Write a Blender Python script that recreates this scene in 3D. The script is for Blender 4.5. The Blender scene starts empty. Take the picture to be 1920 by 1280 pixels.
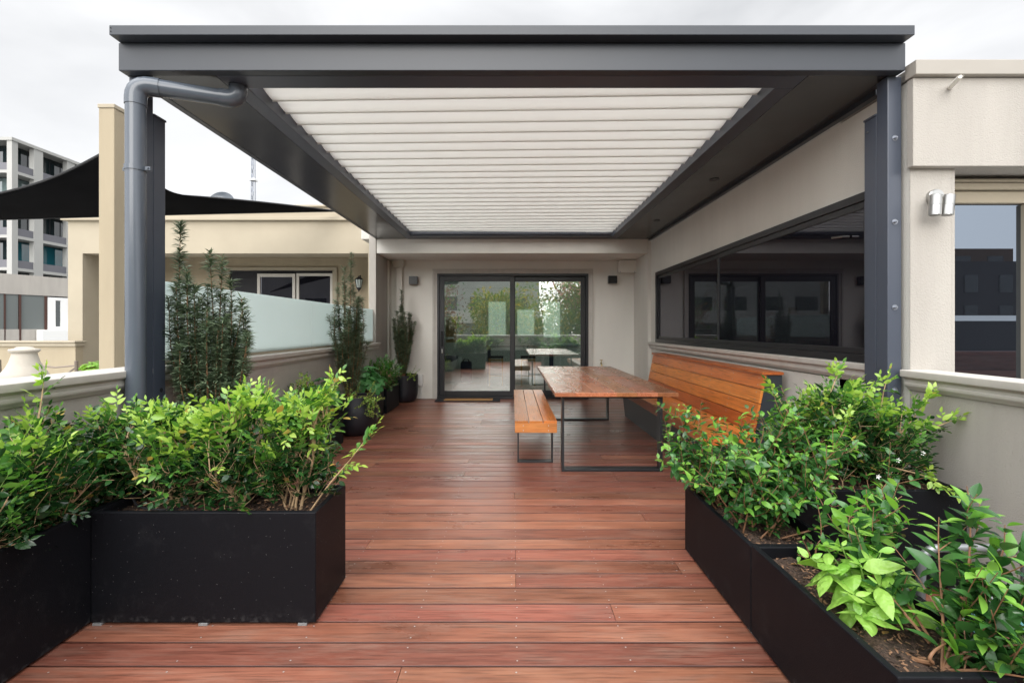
import bpy, math, random
import numpy as np
from mathutils import Vector, Matrix
R = math.radians
random.seed(7); rng = np.random.default_rng(7)
scene = bpy.context.scene
col = scene.collection

# ---------------------------------------------------------------- camera
F = 870.0; CX = 960.0; HY = 615.0; CAMZ = 1.35
cd = bpy.data.cameras.new('camera'); cam = bpy.data.objects.new('camera', cd); col.objects.link(cam)
cam.location = (0, 0, CAMZ); cam.rotation_euler = (R(90), 0, 0)
cd.sensor_width = 36; cd.lens = F/1920*36; cd.shift_y = -25/1920
cd.clip_start = .05; cd.clip_end = 900
scene.camera = cam
def WX(px, d): return (px-CX)*d/F
def WZ(py, d): return CAMZ-(py-HY)*d/F

# ---------------------------------------------------------------- sky, sun, exposure
SUN_EL, SUN_AZ = 21, -8      # elevation; azimuth of the sun measured from straight behind the camera (minus = left)
sd = Vector((math.sin(R(SUN_AZ))*math.cos(R(SUN_EL)), -math.cos(R(SUN_AZ))*math.cos(R(SUN_EL)), math.sin(R(SUN_EL))))
w = bpy.data.worlds.new('World'); scene.world = w; w.use_nodes = True
nt = w.node_tree; N = nt.nodes; Lk = nt.links
N.clear()
out = N.new('ShaderNodeOutputWorld'); bg = N.new('ShaderNodeBackground'); Lk.new(bg.outputs[0], out.inputs[0])
sky = N.new('ShaderNodeTexSky'); sky.sky_type = 'NISHITA'; sky.sun_disc = False
sky.sun_elevation = R(SUN_EL); sky.sun_rotation = math.atan2(sd.x, sd.y)
skm = N.new('ShaderNodeMixRGB'); skm.blend_type = 'MULTIPLY'; skm.inputs[0].default_value = 1; skm.inputs[2].default_value = (.09, .09, .09, 1)
Lk.new(sky.outputs[0], skm.inputs[1])
tc = N.new('ShaderNodeTexCoord')
mp = N.new('ShaderNodeMapping'); mp.inputs['Scale'].default_value = (1, 1, 2.6); Lk.new(tc.outputs['Generated'], mp.inputs[0])
nz = N.new('ShaderNodeTexNoise'); nz.inputs['Scale'].default_value = 1.7; nz.inputs['Detail'].default_value = 6; nz.inputs['Roughness'].default_value = .48; nz.inputs['Distortion'].default_value = .5
Lk.new(mp.outputs[0], nz.inputs['Vector'])
cr = N.new('ShaderNodeValToRGB'); Lk.new(nz.outputs[0], cr.inputs[0])
cr.color_ramp.elements[0].position = .33; cr.color_ramp.elements[0].color = (.47, .475, .485, 1)
cr.color_ramp.elements[1].position = .62; cr.color_ramp.elements[1].color = (.76, .76, .765, 1)
dt = N.new('ShaderNodeVectorMath'); dt.operation = 'DOT_PRODUCT'; Lk.new(tc.outputs['Generated'], dt.inputs[0]); dt.inputs[1].default_value = sd
mr = N.new('ShaderNodeMapRange'); mr.interpolation_type = 'SMOOTHERSTEP'; Lk.new(dt.outputs['Value'], mr.inputs[0])
mr.inputs[1].default_value = -.1; mr.inputs[2].default_value = .95; mr.inputs[3].default_value = .80; mr.inputs[4].default_value = 2.35
sz = N.new('ShaderNodeSeparateXYZ'); Lk.new(tc.outputs['Generated'], sz.inputs[0])
zr = N.new('ShaderNodeMapRange'); zr.interpolation_type = 'SMOOTHSTEP'; Lk.new(sz.outputs['Z'], zr.inputs[0]); zr.inputs[1].default_value = .5; zr.inputs[2].default_value = 1; zr.inputs[3].default_value = 1; zr.inputs[4].default_value = 2.6
zm = N.new('ShaderNodeMath'); zm.operation = 'MULTIPLY'; Lk.new(mr.outputs[0], zm.inputs[0]); Lk.new(zr.outputs[0], zm.inputs[1])
mul = N.new('ShaderNodeVectorMath'); mul.operation = 'SCALE'; Lk.new(cr.outputs[0], mul.inputs[0]); Lk.new(zm.outputs[0], mul.inputs['Scale'])
mix = N.new('ShaderNodeMixRGB'); mix.inputs[0].default_value = .93; Lk.new(skm.outputs[0], mix.inputs[1]); Lk.new(mul.outputs[0], mix.inputs[2])
Lk.new(mix.outputs[0], bg.inputs[0]); bg.inputs[1].default_value = .72
sl = bpy.data.lights.new('sun', 'SUN'); sun = bpy.data.objects.new('sun', sl); col.objects.link(sun)
sl.energy = .8; sl.angle = R(40); sl.color = (1, .965, .91)
sun.rotation_euler = sd.to_track_quat('Z', 'Y').to_euler(); sun.location = (-6, -10, 12)
scene.view_settings.view_transform = 'Standard'; scene.view_settings.look = 'None'
scene.view_settings.gamma = 1; scene.view_settings.use_curve_mapping = False
scene.view_settings.exposure = 1.4
try:
    scene.cycles.max_bounces = 10; scene.cycles.diffuse_bounces = 5; scene.cycles.transparent_max_bounces = 12
    scene.cycles.use_denoising = True
except Exception: pass

# ---------------------------------------------------------------- helpers
def tag(o, label=None, cat=None, group=None, kind=None):
    if label: o['label'] = label
    if cat: o['category'] = cat
    if group: o['group'] = group
    if kind: o['kind'] = kind
    return o
def thing(name, label, cat, loc=(0, 0, 0), group=None, rotz=0):
    o = bpy.data.objects.new(name, None); col.objects.link(o); o.location = loc; o.rotation_euler.z = rotz
    o.empty_display_size = .1
    return tag(o, label, cat, group)
def worldloc(o):
    v = Vector(o.location)
    while o.parent: o = o.parent; v = v+Vector(o.location)
    return v
def link(me, name, parent, world):
    o = bpy.data.objects.new(name, me); col.objects.link(o)
    if parent:
        o.parent = parent
        if world: o.location = -worldloc(parent)
    return o
def copy_tree(o, parent=None):
    c = o.copy(); col.objects.link(c); c.parent = parent
    for ch in list(o.children): copy_tree(ch, c)
    return c
class MB:
    def __init__(s): s.v = []; s.f = []; s.m = []
    def add(s, vs, fs, m=0):
        b = len(s.v); s.v += [tuple(p) for p in vs]
        for f in fs: s.f.append(tuple(i+b for i in f)); s.m.append(m)
    def box(s, x0, x1, y0, y1, z0, z1, m=0):
        s.add([(x0,y0,z0),(x1,y0,z0),(x1,y1,z0),(x0,y1,z0),(x0,y0,z1),(x1,y0,z1),(x1,y1,z1),(x0,y1,z1)],
              [(0,3,2,1),(4,5,6,7),(0,1,5,4),(1,2,6,5),(2,3,7,6),(3,0,4,7)], m)
        return s
    def obox(s, c, ax, ay, az, m=0):     # oriented box, half-axis vectors
        c = Vector(c); ax, ay, az = Vector(ax), Vector(ay), Vector(az)
        vs = [c+ax*i+ay*j+az*k for k in (-1, 1) for i, j in ((-1,-1),(1,-1),(1,1),(-1,1))]
        s.add(vs, [(0,3,2,1),(4,5,6,7),(0,1,5,4),(1,2,6,5),(2,3,7,6),(3,0,4,7)], m); return s
    def extr(s, prof, a0, a1, axis='y', m=0):   # prof: list of 2D points. axis y: (x,z); axis x: (y,z); axis z: (x,y)
        n = len(prof)
        def P(p, a): return {'y': (p[0], a, p[1]), 'x': (a, p[0], p[1]), 'z': (p[0], p[1], a)}[axis]
        vs = [P(p, a0) for p in prof]+[P(p, a1) for p in prof]
        fs = [(i, (i+1) % n, n+(i+1) % n, n+i) for i in range(n)]+[tuple(range(n-1, -1, -1)), tuple(range(n, 2*n))]
        s.add(vs, fs, m); return s
    def tube(s, pts, r, n=8, m=0, cap=True):
        pts = [Vector(p) for p in pts]; k = len(pts)
        rs = r if isinstance(r, (list, tuple)) else [r]*k
        vs = []; prev = None
        for i, p in enumerate(pts):
            t = (pts[min(i+1, k-1)]-pts[max(i-1, 0)])
            if t.length < 1e-9: t = Vector((0, 0, 1))
            t.normalize()
            a = prev if prev is not None else (Vector((1, 0, 0)) if abs(t.x) < .8 else Vector((0, 1, 0)))
            u = (a-t*a.dot(t));
            if u.length < 1e-6: u = t.orthogonal()
            u.normalize(); prev = u; w_ = t.cross(u)
            for j in range(n):
                an = 2*math.pi*j/n; vs.append(p+(u*math.cos(an)+w_*math.sin(an))*rs[i])
        fs = [(i*n+j, i*n+(j+1) % n, (i+1)*n+(j+1) % n, (i+1)*n+j) for i in range(k-1) for j in range(n)]
        if cap: fs += [tuple(range(n-1, -1, -1)), tuple(range((k-1)*n, k*n))]
        s.add(vs, fs, m); return s
    def lathe(s, prof, c=(0, 0, 0), n=32, m=0):
        vs = [(c[0]+r*math.cos(2*math.pi*j/n), c[1]+r*math.sin(2*math.pi*j/n), c[2]+z) for r, z in prof for j in range(n)]
        k = len(prof)
        fs = [(i*n+j, i*n+(j+1) % n, (i+1)*n+(j+1) % n, (i+1)*n+j) for i in range(k-1) for j in range(n)]
        if prof[0][0] > 1e-4: fs.append(tuple(range(n-1, -1, -1)))
        if prof[-1][0] > 1e-4: fs.append(tuple(range((k-1)*n, k*n)))
        s.add(vs, fs, m); return s
    def disc(s, c, r, n=6, m=0):
        s.add([(c[0]+r*math.cos(2*math.pi*j/n), c[1]+r*math.sin(2*math.pi*j/n), c[2]) for j in range(n)], [tuple(range(n))], m)
    def build(s, name, mats, parent=None, bevel=0, smooth=False, world=True, seg=2):
        me = bpy.data.meshes.new(name); me.from_pydata(s.v, [], s.f)
        mats = mats if isinstance(mats, (list, tuple)) else [mats]
        for mm in mats: me.materials.append(mm)
        me.polygons.foreach_set('material_index', s.m)
        if smooth:
            me.polygons.foreach_set('use_smooth', [True]*len(s.f))
            try: me.set_sharp_from_angle(angle=R(38))
            except Exception: pass
        me.update()
        o = link(me, name, parent, world)
        if bevel:
            b = o.modifiers.new('bevel', 'BEVEL'); b.width = bevel; b.segments = seg; b.limit_method = 'ANGLE'; b.angle_limit = R(40)
        return o
def struct(o): o['kind'] = 'structure'; return o

# ---------------------------------------------------------------- materials
def mat(name, c, rough=.6, metal=0, bump=None, var=None, spec=.5, coat=0, detail=4, streak=None):
    m = bpy.data.materials.new(name); m.use_nodes = True; t = m.node_tree; b = t.nodes['Principled BSDF']
    b.inputs['Base Color'].default_value = (*c, 1); b.inputs['Roughness'].default_value = rough
    b.inputs['Metallic'].default_value = metal; b.inputs['Specular IOR Level'].default_value = spec
    b.inputs['Coat Weight'].default_value = coat
    co = t.nodes.new('ShaderNodeTexCoord')
    if var:
        sc, amt = var
        n = t.nodes.new('ShaderNodeTexNoise'); n.inputs['Scale'].default_value = sc; n.inputs['Detail'].default_value = 6; n.inputs['Roughness'].default_value = .6
        t.links.new(co.outputs['Object'], n.inputs['Vector'])
        if streak:
            mp_ = t.nodes.new('ShaderNodeMapping'); mp_.inputs['Scale'].default_value = streak
            t.links.new(co.outputs['Object'], mp_.inputs[0]); t.links.new(mp_.outputs[0], n.inputs['Vector'])
        mr_ = t.nodes.new('ShaderNodeMapRange'); t.links.new(n.outputs[0], mr_.inputs[0])
        mr_.inputs[1].default_value = .25; mr_.inputs[2].default_value = .75; mr_.inputs[3].default_value = 1-amt; mr_.inputs[4].default_value = 1+amt*.6
        v = t.nodes.new('ShaderNodeVectorMath'); v.operation = 'SCALE'; v.inputs[0].default_value = c; t.links.new(mr_.outputs[0], v.inputs['Scale'])
        t.links.new(v.outputs[0], b.inputs['Base Color'])
    if bump:
        sc, st, dist = bump
        n = t.nodes.new('ShaderNodeTexNoise'); n.inputs['Scale'].default_value = sc; n.inputs['Detail'].default_value = detail
        t.links.new(co.outputs['Object'], n.inputs['Vector'])
        bp = t.nodes.new('ShaderNodeBump'); bp.inputs['Strength'].default_value = st; bp.inputs['Distance'].default_value = dist
        t.links.new(n.outputs[0], bp.inputs['Height']); t.links.new(bp.outputs[0], b.inputs['Normal'])
    return m
def wood(name, dark, mid, light, axis='x', grain=26, rough=(.3, .5), grey=None, bump=.25, coat=0):
    m = bpy.data.materials.new(name); m.use_nodes = True; t = m.node_tree; nn = t.nodes; b = nn['Principled BSDF']
    co = nn.new('ShaderNodeTexCoord'); geo = nn.new('ShaderNodeNewGeometry')
    cb = nn.new('ShaderNodeCombineXYZ'); mu = nn.new('ShaderNodeMath'); mu.operation = 'MULTIPLY'; mu.inputs[1].default_value = 97
    t.links.new(geo.outputs['Random Per Island'], mu.inputs[0])
    for i in range(3): t.links.new(mu.outputs[0], cb.inputs[i])
    ad = nn.new('ShaderNodeVectorMath'); t.links.new(co.outputs['Object'], ad.inputs[0]); t.links.new(cb.outputs[0], ad.inputs[1])
    def mapped(sx, sy):
        mp_ = nn.new('ShaderNodeMapping')
        s = {'x': (sx, sy, sy), 'y': (sy, sx, sy)}[axis]
        mp_.inputs['Scale'].default_value = s; t.links.new(ad.outputs[0], mp_.inputs[0]); return mp_
    n1 = nn.new('ShaderNodeTexNoise'); n1.inputs['Scale'].default_value = 1; n1.inputs['Detail'].default_value = 8; n1.inputs['Roughness'].default_value = .62; n1.inputs['Distortion'].default_value = 1.4
    t.links.new(mapped(1.0, grain).outputs[0], n1.inputs['Vector'])
    n2 = nn.new('ShaderNodeTexNoise'); n2.inputs['Scale'].default_value = 1; n2.inputs['Detail'].default_value = 5; n2.inputs['Roughness'].default_value = .65
    t.links.new(mapped(1.4, 3.5).outputs[0], n2.inputs['Vector'])
    n3 = nn.new('ShaderNodeTexNoise'); n3.inputs['Scale'].default_value = 1; n3.inputs['Detail'].default_value = 3
    t.links.new(mapped(5, 120).outputs[0], n3.inputs['Vector'])
    rp = nn.new('ShaderNodeValToRGB'); e = rp.color_ramp.elements
    e[0].position = .28; e[0].color = (*dark, 1); e[1].position = .74; e[1].color = (*light, 1)
    k = e.new(.5); k.color = (*mid, 1)
    mxn = nn.new('ShaderNodeMath'); mxn.operation = 'MULTIPLY_ADD'; mxn.inputs[1].default_value = .45
    t.links.new(n1.outputs[0], mxn.inputs[0])
    m4 = nn.new('ShaderNodeMath'); m4.operation = 'MULTIPLY'; m4.inputs[1].default_value = .55; t.links.new(n2.outputs[0], m4.inputs[0]); t.links.new(m4.outputs[0], mxn.inputs[2])
    t.links.new(mxn.outputs[0], rp.inputs[0])
    # per board value shift
    hs = nn.new('ShaderNodeHueSaturation')
    mr1 = nn.new('ShaderNodeMapRange'); t.links.new(geo.outputs['Random Per Island'], mr1.inputs[0]); mr1.inputs[3].default_value = .66; mr1.inputs[4].default_value = 1.30
    t.links.new(mr1.outputs[0], hs.inputs['Value']); t.links.new(rp.outputs[0], hs.inputs['Color'])
    fr = nn.new('ShaderNodeMath'); fr.operation = 'FRACT'; f2 = nn.new('ShaderNodeMath'); f2.operation = 'MULTIPLY'; f2.inputs[1].default_value = 7.3
    t.links.new(geo.outputs['Random Per Island'], f2.inputs[0]); t.links.new(f2.outputs[0], fr.inputs[0])
    mr2 = nn.new('ShaderNodeMapRange'); t.links.new(fr.outputs[0], mr2.inputs[0]); mr2.inputs[3].default_value = .492; mr2.inputs[4].default_value = .508
    t.links.new(mr2.outputs[0], hs.inputs['Hue'])
    colr = hs.outputs[0]
    if grey:
        n4 = nn.new('ShaderNodeTexNoise'); n4.inputs['Scale'].default_value = 1; n4.inputs['Detail'].default_value = 7; n4.inputs['Roughness'].default_value = .7
        t.links.new(mapped(2.6, 14).outputs[0], n4.inputs['Vector'])
        r4 = nn.new('ShaderNodeMapRange'); t.links.new(n4.outputs[0], r4.inputs[0]); r4.inputs[1].default_value = .48; r4.inputs[2].default_value = .74; r4.inputs[4].default_value = .6
        mx = nn.new('ShaderNodeMixRGB'); t.links.new(r4.outputs[0], mx.inputs[0]); t.links.new(colr, mx.inputs[1]); mx.inputs[2].default_value = (*grey, 1); colr = mx.outputs[0]
    # fine dark pores
    r3 = nn.new('ShaderNodeMapRange'); t.links.new(n3.outputs[0], r3.inputs[0]); r3.inputs[1].default_value = .3; r3.inputs[2].default_value = .5; r3.inputs[3].default_value = .55; r3.inputs[4].default_value = 1
    sc_ = nn.new('ShaderNodeVectorMath'); sc_.operation = 'SCALE'; t.links.new(colr, sc_.inputs[0]); t.links.new(r3.outputs[0], sc_.inputs['Scale'])
    t.links.new(sc_.outputs[0], b.inputs['Base Color'])
    rr = nn.new('ShaderNodeMapRange'); t.links.new(n2.outputs[0], rr.inputs[0]); rr.inputs[1].default_value = .3; rr.inputs[2].default_value = .7; rr.inputs[3].default_value = rough[0]; rr.inputs[4].default_value = rough[1]
    t.links.new(rr.outputs[0], b.inputs['Roughness'])
    bp = nn.new('ShaderNodeBump'); bp.inputs['Strength'].default_value = bump; bp.inputs['Distance'].default_value = .002
    t.links.new(n3.outputs[0], bp.inputs['Height']); t.links.new(bp.outputs[0], b.inputs['Normal'])
    b.inputs['Coat Weight'].default_value = coat; b.inputs['Coat Roughness'].default_value = .25
    return m
def leafmat(name, c1, c2, trans=.3, rough=.32, spec=.5):
    m = bpy.data.materials.new(name); m.use_nodes = True; t = m.node_tree; nn = t.nodes; b = nn['Principled BSDF']; o = nn['Material Output']
    geo = nn.new('ShaderNodeNewGeometry'); rp = nn.new('ShaderNodeValToRGB'); t.links.new(geo.outputs['Random Per Island'], rp.inputs[0])
    rp.color_ramp.elements[0].color = (*c1, 1); rp.color_ramp.elements[1].color = (*c2, 1)
    t.links.new(rp.outputs[0], b.inputs['Base Color']); b.inputs['Roughness'].default_value = rough; b.inputs['Specular IOR Level'].default_value = spec
    tr = nn.new('ShaderNodeBsdfTranslucent'); hs = nn.new('ShaderNodeHueSaturation'); hs.inputs['Saturation'].default_value = 1.1; hs.inputs['Value'].default_value = 1.5
    t.links.new(rp.outputs[0], hs.inputs['Color']); t.links.new(hs.outputs[0], tr.inputs[0])
    mx = nn.new('ShaderNodeMixShader'); mx.inputs[0].default_value = trans
    t.links.new(b.outputs[0], mx.inputs[1]); t.links.new(tr.outputs[0], mx.inputs[2]); t.links.new(mx.outputs[0], o.inputs[0])
    return m
def glassmat(name, refl, tint, base=None, gl=(1, 1, 1), rough=0):
    m = bpy.data.materials.new(name); m.use_nodes = True; t = m.node_tree; nn = t.nodes; nn.remove(nn['Principled BSDF']); o = nn['Material Output']
    g = nn.new('ShaderNodeBsdfGlossy'); g.inputs['Roughness'].default_value = rough; g.inputs['Color'].default_value = (*gl, 1)
    if base: d = nn.new('ShaderNodeBsdfDiffuse'); d.inputs[0].default_value = (*base, 1)
    else: d = nn.new('ShaderNodeBsdfTransparent'); d.inputs[0].default_value = (*tint, 1)
    fr = nn.new('ShaderNodeFresnel'); fr.inputs[0].default_value = 1.45
    ad = nn.new('ShaderNodeMath'); ad.operation = 'ADD'; ad.use_clamp = True; ad.inputs[1].default_value = refl; t.links.new(fr.outputs[0], ad.inputs[0])
    mx = nn.new('ShaderNodeMixShader'); t.links.new(ad.outputs[0], mx.inputs[0]); t.links.new(d.outputs[0], mx.inputs[1]); t.links.new(g.outputs[0], mx.inputs[2])
    t.links.new(mx.outputs[0], o.inputs[0]); return m
def emit(name, c, s):
    m = bpy.data.materials.new(name); m.use_nodes = True; b = m.node_tree.nodes['Principled BSDF']
    b.inputs['Base Color'].default_value = (*c, 1); b.inputs['Emission Color'].default_value = (*c, 1); b.inputs['Emission Strength'].default_value = s; return m

M = {}
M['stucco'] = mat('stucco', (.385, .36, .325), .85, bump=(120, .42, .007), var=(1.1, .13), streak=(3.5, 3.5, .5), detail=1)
M['stucco_smooth'] = mat('stucco_smooth', (.70, .68, .63), .8, bump=(120, .15, .002), var=(1.0, .07), streak=(2, 2, .5))  # lightened to offset shade under the roof, greener against red deck bounce
M['trim'] = mat('trim_paint', (.50, .475, .435), .6, var=(2.5, .10), streak=(4, 4, 2))
M['trim_darkened'] = mat('trim_darkened', (.33, .305, .27), .6, var=(2, .10))  # trim colour darkened to offset open sky light on the parapet cap
M['stucco_shade_lift'] = mat('stucco_shade_lift', (.59, .57, .52), .8, bump=(130, .6, .005), var=(1.0, .08), streak=(3, 3, .5), detail=1)  # same paint as stucco, lightened to offset the roof's shade
M['tan'] = mat('tan_render', (.33, .275, .19), .85, bump=(60, .3, .004), var=(1.6, .10), streak=(3, 3, .5))
M['tan_light'] = mat('tan_light', (.345, .30, .225), .8, var=(2, .07), bump=(60, .2, .003))
M['charcoal'] = mat('charcoal_powdercoat', (.026, .031, .040), .40, var=(3, .06), bump=(700, .03, .001))
M['charcoal_post'] = mat('charcoal_post', (.055, .065, .088), .36, var=(3, .05))
M['pipe'] = mat('pipe_grey', (.085, .100, .122), .20, var=(5, .05))
M['soffit'] = mat('charcoal_soffit', (.020, .022, .026), .20, var=(1.5, .05), bump=(2.2, .22, .02), detail=1)
M['black_frame'] = mat('black_aluminium', (.012, .013, .016), .35)
M['steel_black'] = mat('black_steel', (.016, .018, .021), .35, var=(9, .3))
M['steel'] = mat('stainless', (.42, .42, .41), .3, metal=1)
M['screw'] = mat('screw_steel', (.5, .5, .5), .5, metal=.6)
M['zinc'] = mat('bolt_zinc', (.3, .32, .36), .35, metal=.8)
M['white'] = mat('white_plastic', (.75, .75, .73), .4)
M['foot'] = mat('foot_plastic', (.22, .22, .22), .6)
M['stone'] = mat('cast_stone', (.46, .42, .36), .8, bump=(80, .3, .004), var=(8, .12))
M['soil'] = mat('potting_mix', (.075, .045, .03), .95, bump=(70, 1, .03), var=(60, .7))
M['bark'] = mat('mulch_chip', (.24, .13, .07), .85, var=(30, .5))
M['stem'] = mat('woody_stem', (.40, .27, .15), .7, var=(30, .3))
M['stem_brown'] = mat('brown_cane', (.24, .12, .06), .65, var=(30, .35))
M['stem_green'] = mat('green_stem', (.16, .28, .06), .5)
M['concrete'] = mat('pale_concrete', (.5, .5, .48), .85, var=(.8, .12), bump=(20, .2, .01))
M['asphalt'] = mat('asphalt', (.06, .06, .06), .9, var=(.5, .3))
M['brass'] = mat('tap_brass', (.45, .36, .2), .35, metal=1)
M['bronze'] = mat('bronze_tube', (.22, .18, .15), .4, metal=.6)
M['coir'] = mat('coir', (.42, .22, .08), .95, bump=(300, .6, .004), var=(60, .3))
M['rubber'] = mat('rubber', (.015, .015, .018), .8)
M['deck'] = wood('merbau_deck', (.095, .033, .021), (.265, .096, .060), (.40, .178, .112), 'x', 34, (.24, .44), grey=(.235, .150, .115), bump=.35)
M['deck_edge'] = mat('deck_edge', (.060, .017, .010), .5, var=(4, .3))
M['deck_under'] = mat('deck_under', (.02, .01, .008), .9)
M['oiled'] = wood('oiled_hardwood', (.36, .090, .018), (.54, .155, .033), (.68, .24, .060), 'y', 16, (.28, .42), bump=.15)
M['oiled_x'] = wood('oiled_hardwood_cross', (.50, .18, .04), (.66, .27, .07), (.76, .36, .11), 'x', 18, (.3, .42), bump=.15)
M['tabletop'] = wood('red_gum_top', (.27, .085, .038), (.43, .165, .075), (.56, .27, .13), 'y', 13, (.20, .34), bump=.015, coat=.1)
M['tile'] = mat('grey_tile', (.36, .35, .33), .35, var=(2, .2))
M['room'] = mat('room_white', (.6, .63, .6), .8)
M['cabinet'] = mat('cabinet_white', (.6, .62, .6), .4)
M['cabinet_grey'] = mat('cabinet_grey', (.22, .25, .26), .4)
M['navy'] = mat('navy', (.02, .03, .07), .6)
M['oak'] = mat('oak', (.5, .3, .12), .5, var=(8, .2))
M['backlit'] = emit('backlit_window', (.66, .78, .68), .26)
M['door_glass'] = glassmat('door_glass', .27, (.80, .86, .83))
M['dark_glass'] = glassmat('dark_tinted_glass', .03, None, base=(.006, .006, .009), gl=(.9, .9, 1))
M['mirror_glass'] = glassmat('reflective_glass', .13, None, base=(.010, .011, .014), gl=(.72, .84, 1))
M['far_glass'] = glassmat('far_glass', .08, None, base=(.015, .025, .028))
M['teal_glass'] = glassmat('teal_glass', .10, None, base=(.01, .10, .13))
M['sail'] = mat('shade_cloth', (.006, .006, .007), .95, spec=.05, bump=(400, .5, .002), var=(3, .4))
M['hem'] = mat('sail_hem', (.02, .02, .022), .8)
M['teal'] = mat('teal_plastic', (.10, .27, .28), .5)
def frosted():
    m = mat('frosted_glass', (.78, .86, .85), .35, var=(1.2, .04)); t = m.node_tree; b = t.nodes['Principled BSDF']
    tr = t.nodes.new('ShaderNodeBsdfTranslucent'); tr.inputs[0].default_value = (.84, .92, .91, 1)
    mx = t.nodes.new('ShaderNodeMixShader'); mx.inputs[0].default_value = .5
    t.links.new(b.outputs[0], mx.inputs[1]); t.links.new(tr.outputs[0], mx.inputs[2]); t.links.new(mx.outputs[0], t.nodes['Material Output'].inputs[0]); return m
M['frost'] = frosted()
def louvremat():
    m = mat('louvre_white', (.84, .835, .81), .38, var=(2, .03)); t = m.node_tree; b = t.nodes['Principled BSDF']
    tr = t.nodes.new('ShaderNodeBsdfTranslucent'); tr.inputs[0].default_value = (.78, .775, .75, 1)
    mx = t.nodes.new('ShaderNodeMixShader'); mx.inputs[0].default_value = .58
    t.links.new(b.outputs[0], mx.inputs[1]); t.links.new(tr.outputs[0], mx.inputs[2]); t.links.new(mx.outputs[0], t.nodes['Material Output'].inputs[0]); return m
M['louvre'] = louvremat()
def plantermat():
    m = mat('black_fibrestone', (.010, .0105, .013), .5, bump=(260, .35, .002), spec=.16); t = m.node_tree; nn = t.nodes; b = nn['Principled BSDF']
    co = nn.new('ShaderNodeTexCoord')
    v = nn.new('ShaderNodeTexVoronoi'); v.inputs['Scale'].default_value = 62; t.links.new(co.outputs['Object'], v.inputs['Vector'])
    sp = nn.new('ShaderNodeMath'); sp.operation = 'LESS_THAN'; sp.inputs[1].default_value = .075; t.links.new(v.outputs['Distance'], sp.inputs[0])
    wn = nn.new('ShaderNodeSeparateColor'); t.links.new(v.outputs['Color'], wn.inputs[0])
    g2 = nn.new('ShaderNodeMath'); g2.operation = 'GREATER_THAN'; g2.inputs[1].default_value = .66; t.links.new(wn.outputs[0], g2.inputs[0])
    mm = nn.new('ShaderNodeMath'); mm.operation = 'MULTIPLY'; t.links.new(sp.outputs[0], mm.inputs[0]); t.links.new(g2.outputs[0], mm.inputs[1])
    n = nn.new('ShaderNodeTexNoise'); n.inputs['Scale'].default_value = 6; n.inputs['Detail'].default_value = 8; n.inputs['Roughness'].default_value = .75; t.links.new(co.outputs['Object'], n.inputs['Vector'])
    r = nn.new('ShaderNodeMapRange'); t.links.new(n.outputs[0], r.inputs[0]); r.inputs[1].default_value = .55; r.inputs[2].default_value = .8; r.inputs[4].default_value = .05
    ad = nn.new('ShaderNodeMath'); ad.operation = 'MAXIMUM'; t.links.new(mm.outputs[0], ad.inputs[0]); t.links.new(r.outputs[0], ad.inputs[1])
    sx = nn.new('ShaderNodeSeparateXYZ'); t.links.new(co.outputs['Object'], sx.inputs[0])
    zz = nn.new('ShaderNodeMapRange'); t.links.new(sx.outputs['Z'], zz.inputs[0]); zz.inputs[1].default_value = .0; zz.inputs[2].default_value = .06; zz.inputs[3].default_value = 1; zz.inputs[4].default_value = 0
    n5 = nn.new('ShaderNodeTexNoise'); n5.inputs['Scale'].default_value = 34; n5.inputs['Detail'].default_value = 6; t.links.new(co.outputs['Object'], n5.inputs['Vector'])
    r5 = nn.new('ShaderNodeMapRange'); t.links.new(n5.outputs[0], r5.inputs[0]); r5.inputs[1].default_value = .52; r5.inputs[2].default_value = .82; r5.inputs[4].default_value = .35
    m5 = nn.new('ShaderNodeMath'); m5.operation = 'MULTIPLY'; t.links.new(zz.outputs[0], m5.inputs[0]); t.links.new(r5.outputs[0], m5.inputs[1])
    a5 = nn.new('ShaderNodeMath'); a5.operation = 'MAXIMUM'; t.links.new(m5.outputs[0], a5.inputs[0]); t.links.new(ad.outputs[0], a5.inputs[1]); ad = a5
    mx = nn.new('ShaderNodeMixRGB'); t.links.new(ad.outputs[0], mx.inputs[0]); mx.inputs[1].default_value = (.0055, .006, .008, 1); mx.inputs[2].default_value = (.22, .22, .22, 1)
    t.links.new(mx.outputs[0], b.inputs['Base Color']); return m
M['planter'] = plantermat()
M['pot'] = mat('black_pot', (.012, .013, .018), .42, bump=(300, .3, .001))
M['leaf_old'] = leafmat('leaf_old', (.010, .038, .012), (.026, .085, .020), .12, .22)
M['leaf_mid'] = leafmat('leaf_mid', (.055, .165, .028), (.12, .27, .045), .28, .25)
M['leaf_young'] = leafmat('leaf_young', (.25, .44, .06), (.44, .60, .12), .36, .28)
M['jas_old'] = leafmat('jasmine_old', (.024, .088, .022), (.065, .175, .045), .20, .20)
M['jas_young'] = leafmat('jasmine_young', (.12, .32, .045), (.26, .50, .08), .35, .28)
M['basil'] = leafmat('basil_leaf', (.19, .40, .055), (.34, .55, .11), .32, .30)
_b = M['basil'].node_tree; _n = _b.nodes.new('ShaderNodeTexNoise'); _n.inputs['Scale'].default_value = 48; _n.inputs['Detail'].default_value = 1; _c = _b.nodes.new('ShaderNodeTexCoord'); _b.links.new(_c.outputs['Object'], _n.inputs['Vector'])
_p = _b.nodes.new('ShaderNodeBump'); _p.inputs['Strength'].default_value = .9; _p.inputs['Distance'].default_value = .01; _b.links.new(_n.outputs[0], _p.inputs['Height']); _b.links.new(_p.outputs[0], _b.nodes['Principled BSDF'].inputs['Normal'])
M['yew'] = leafmat('yew_needle', (.07, .11, .062), (.19, .25, .15), .2, .36)
M['hyd'] = leafmat('lobed_leaf', (.05, .20, .055), (.12, .34, .10), .28, .45)
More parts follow.
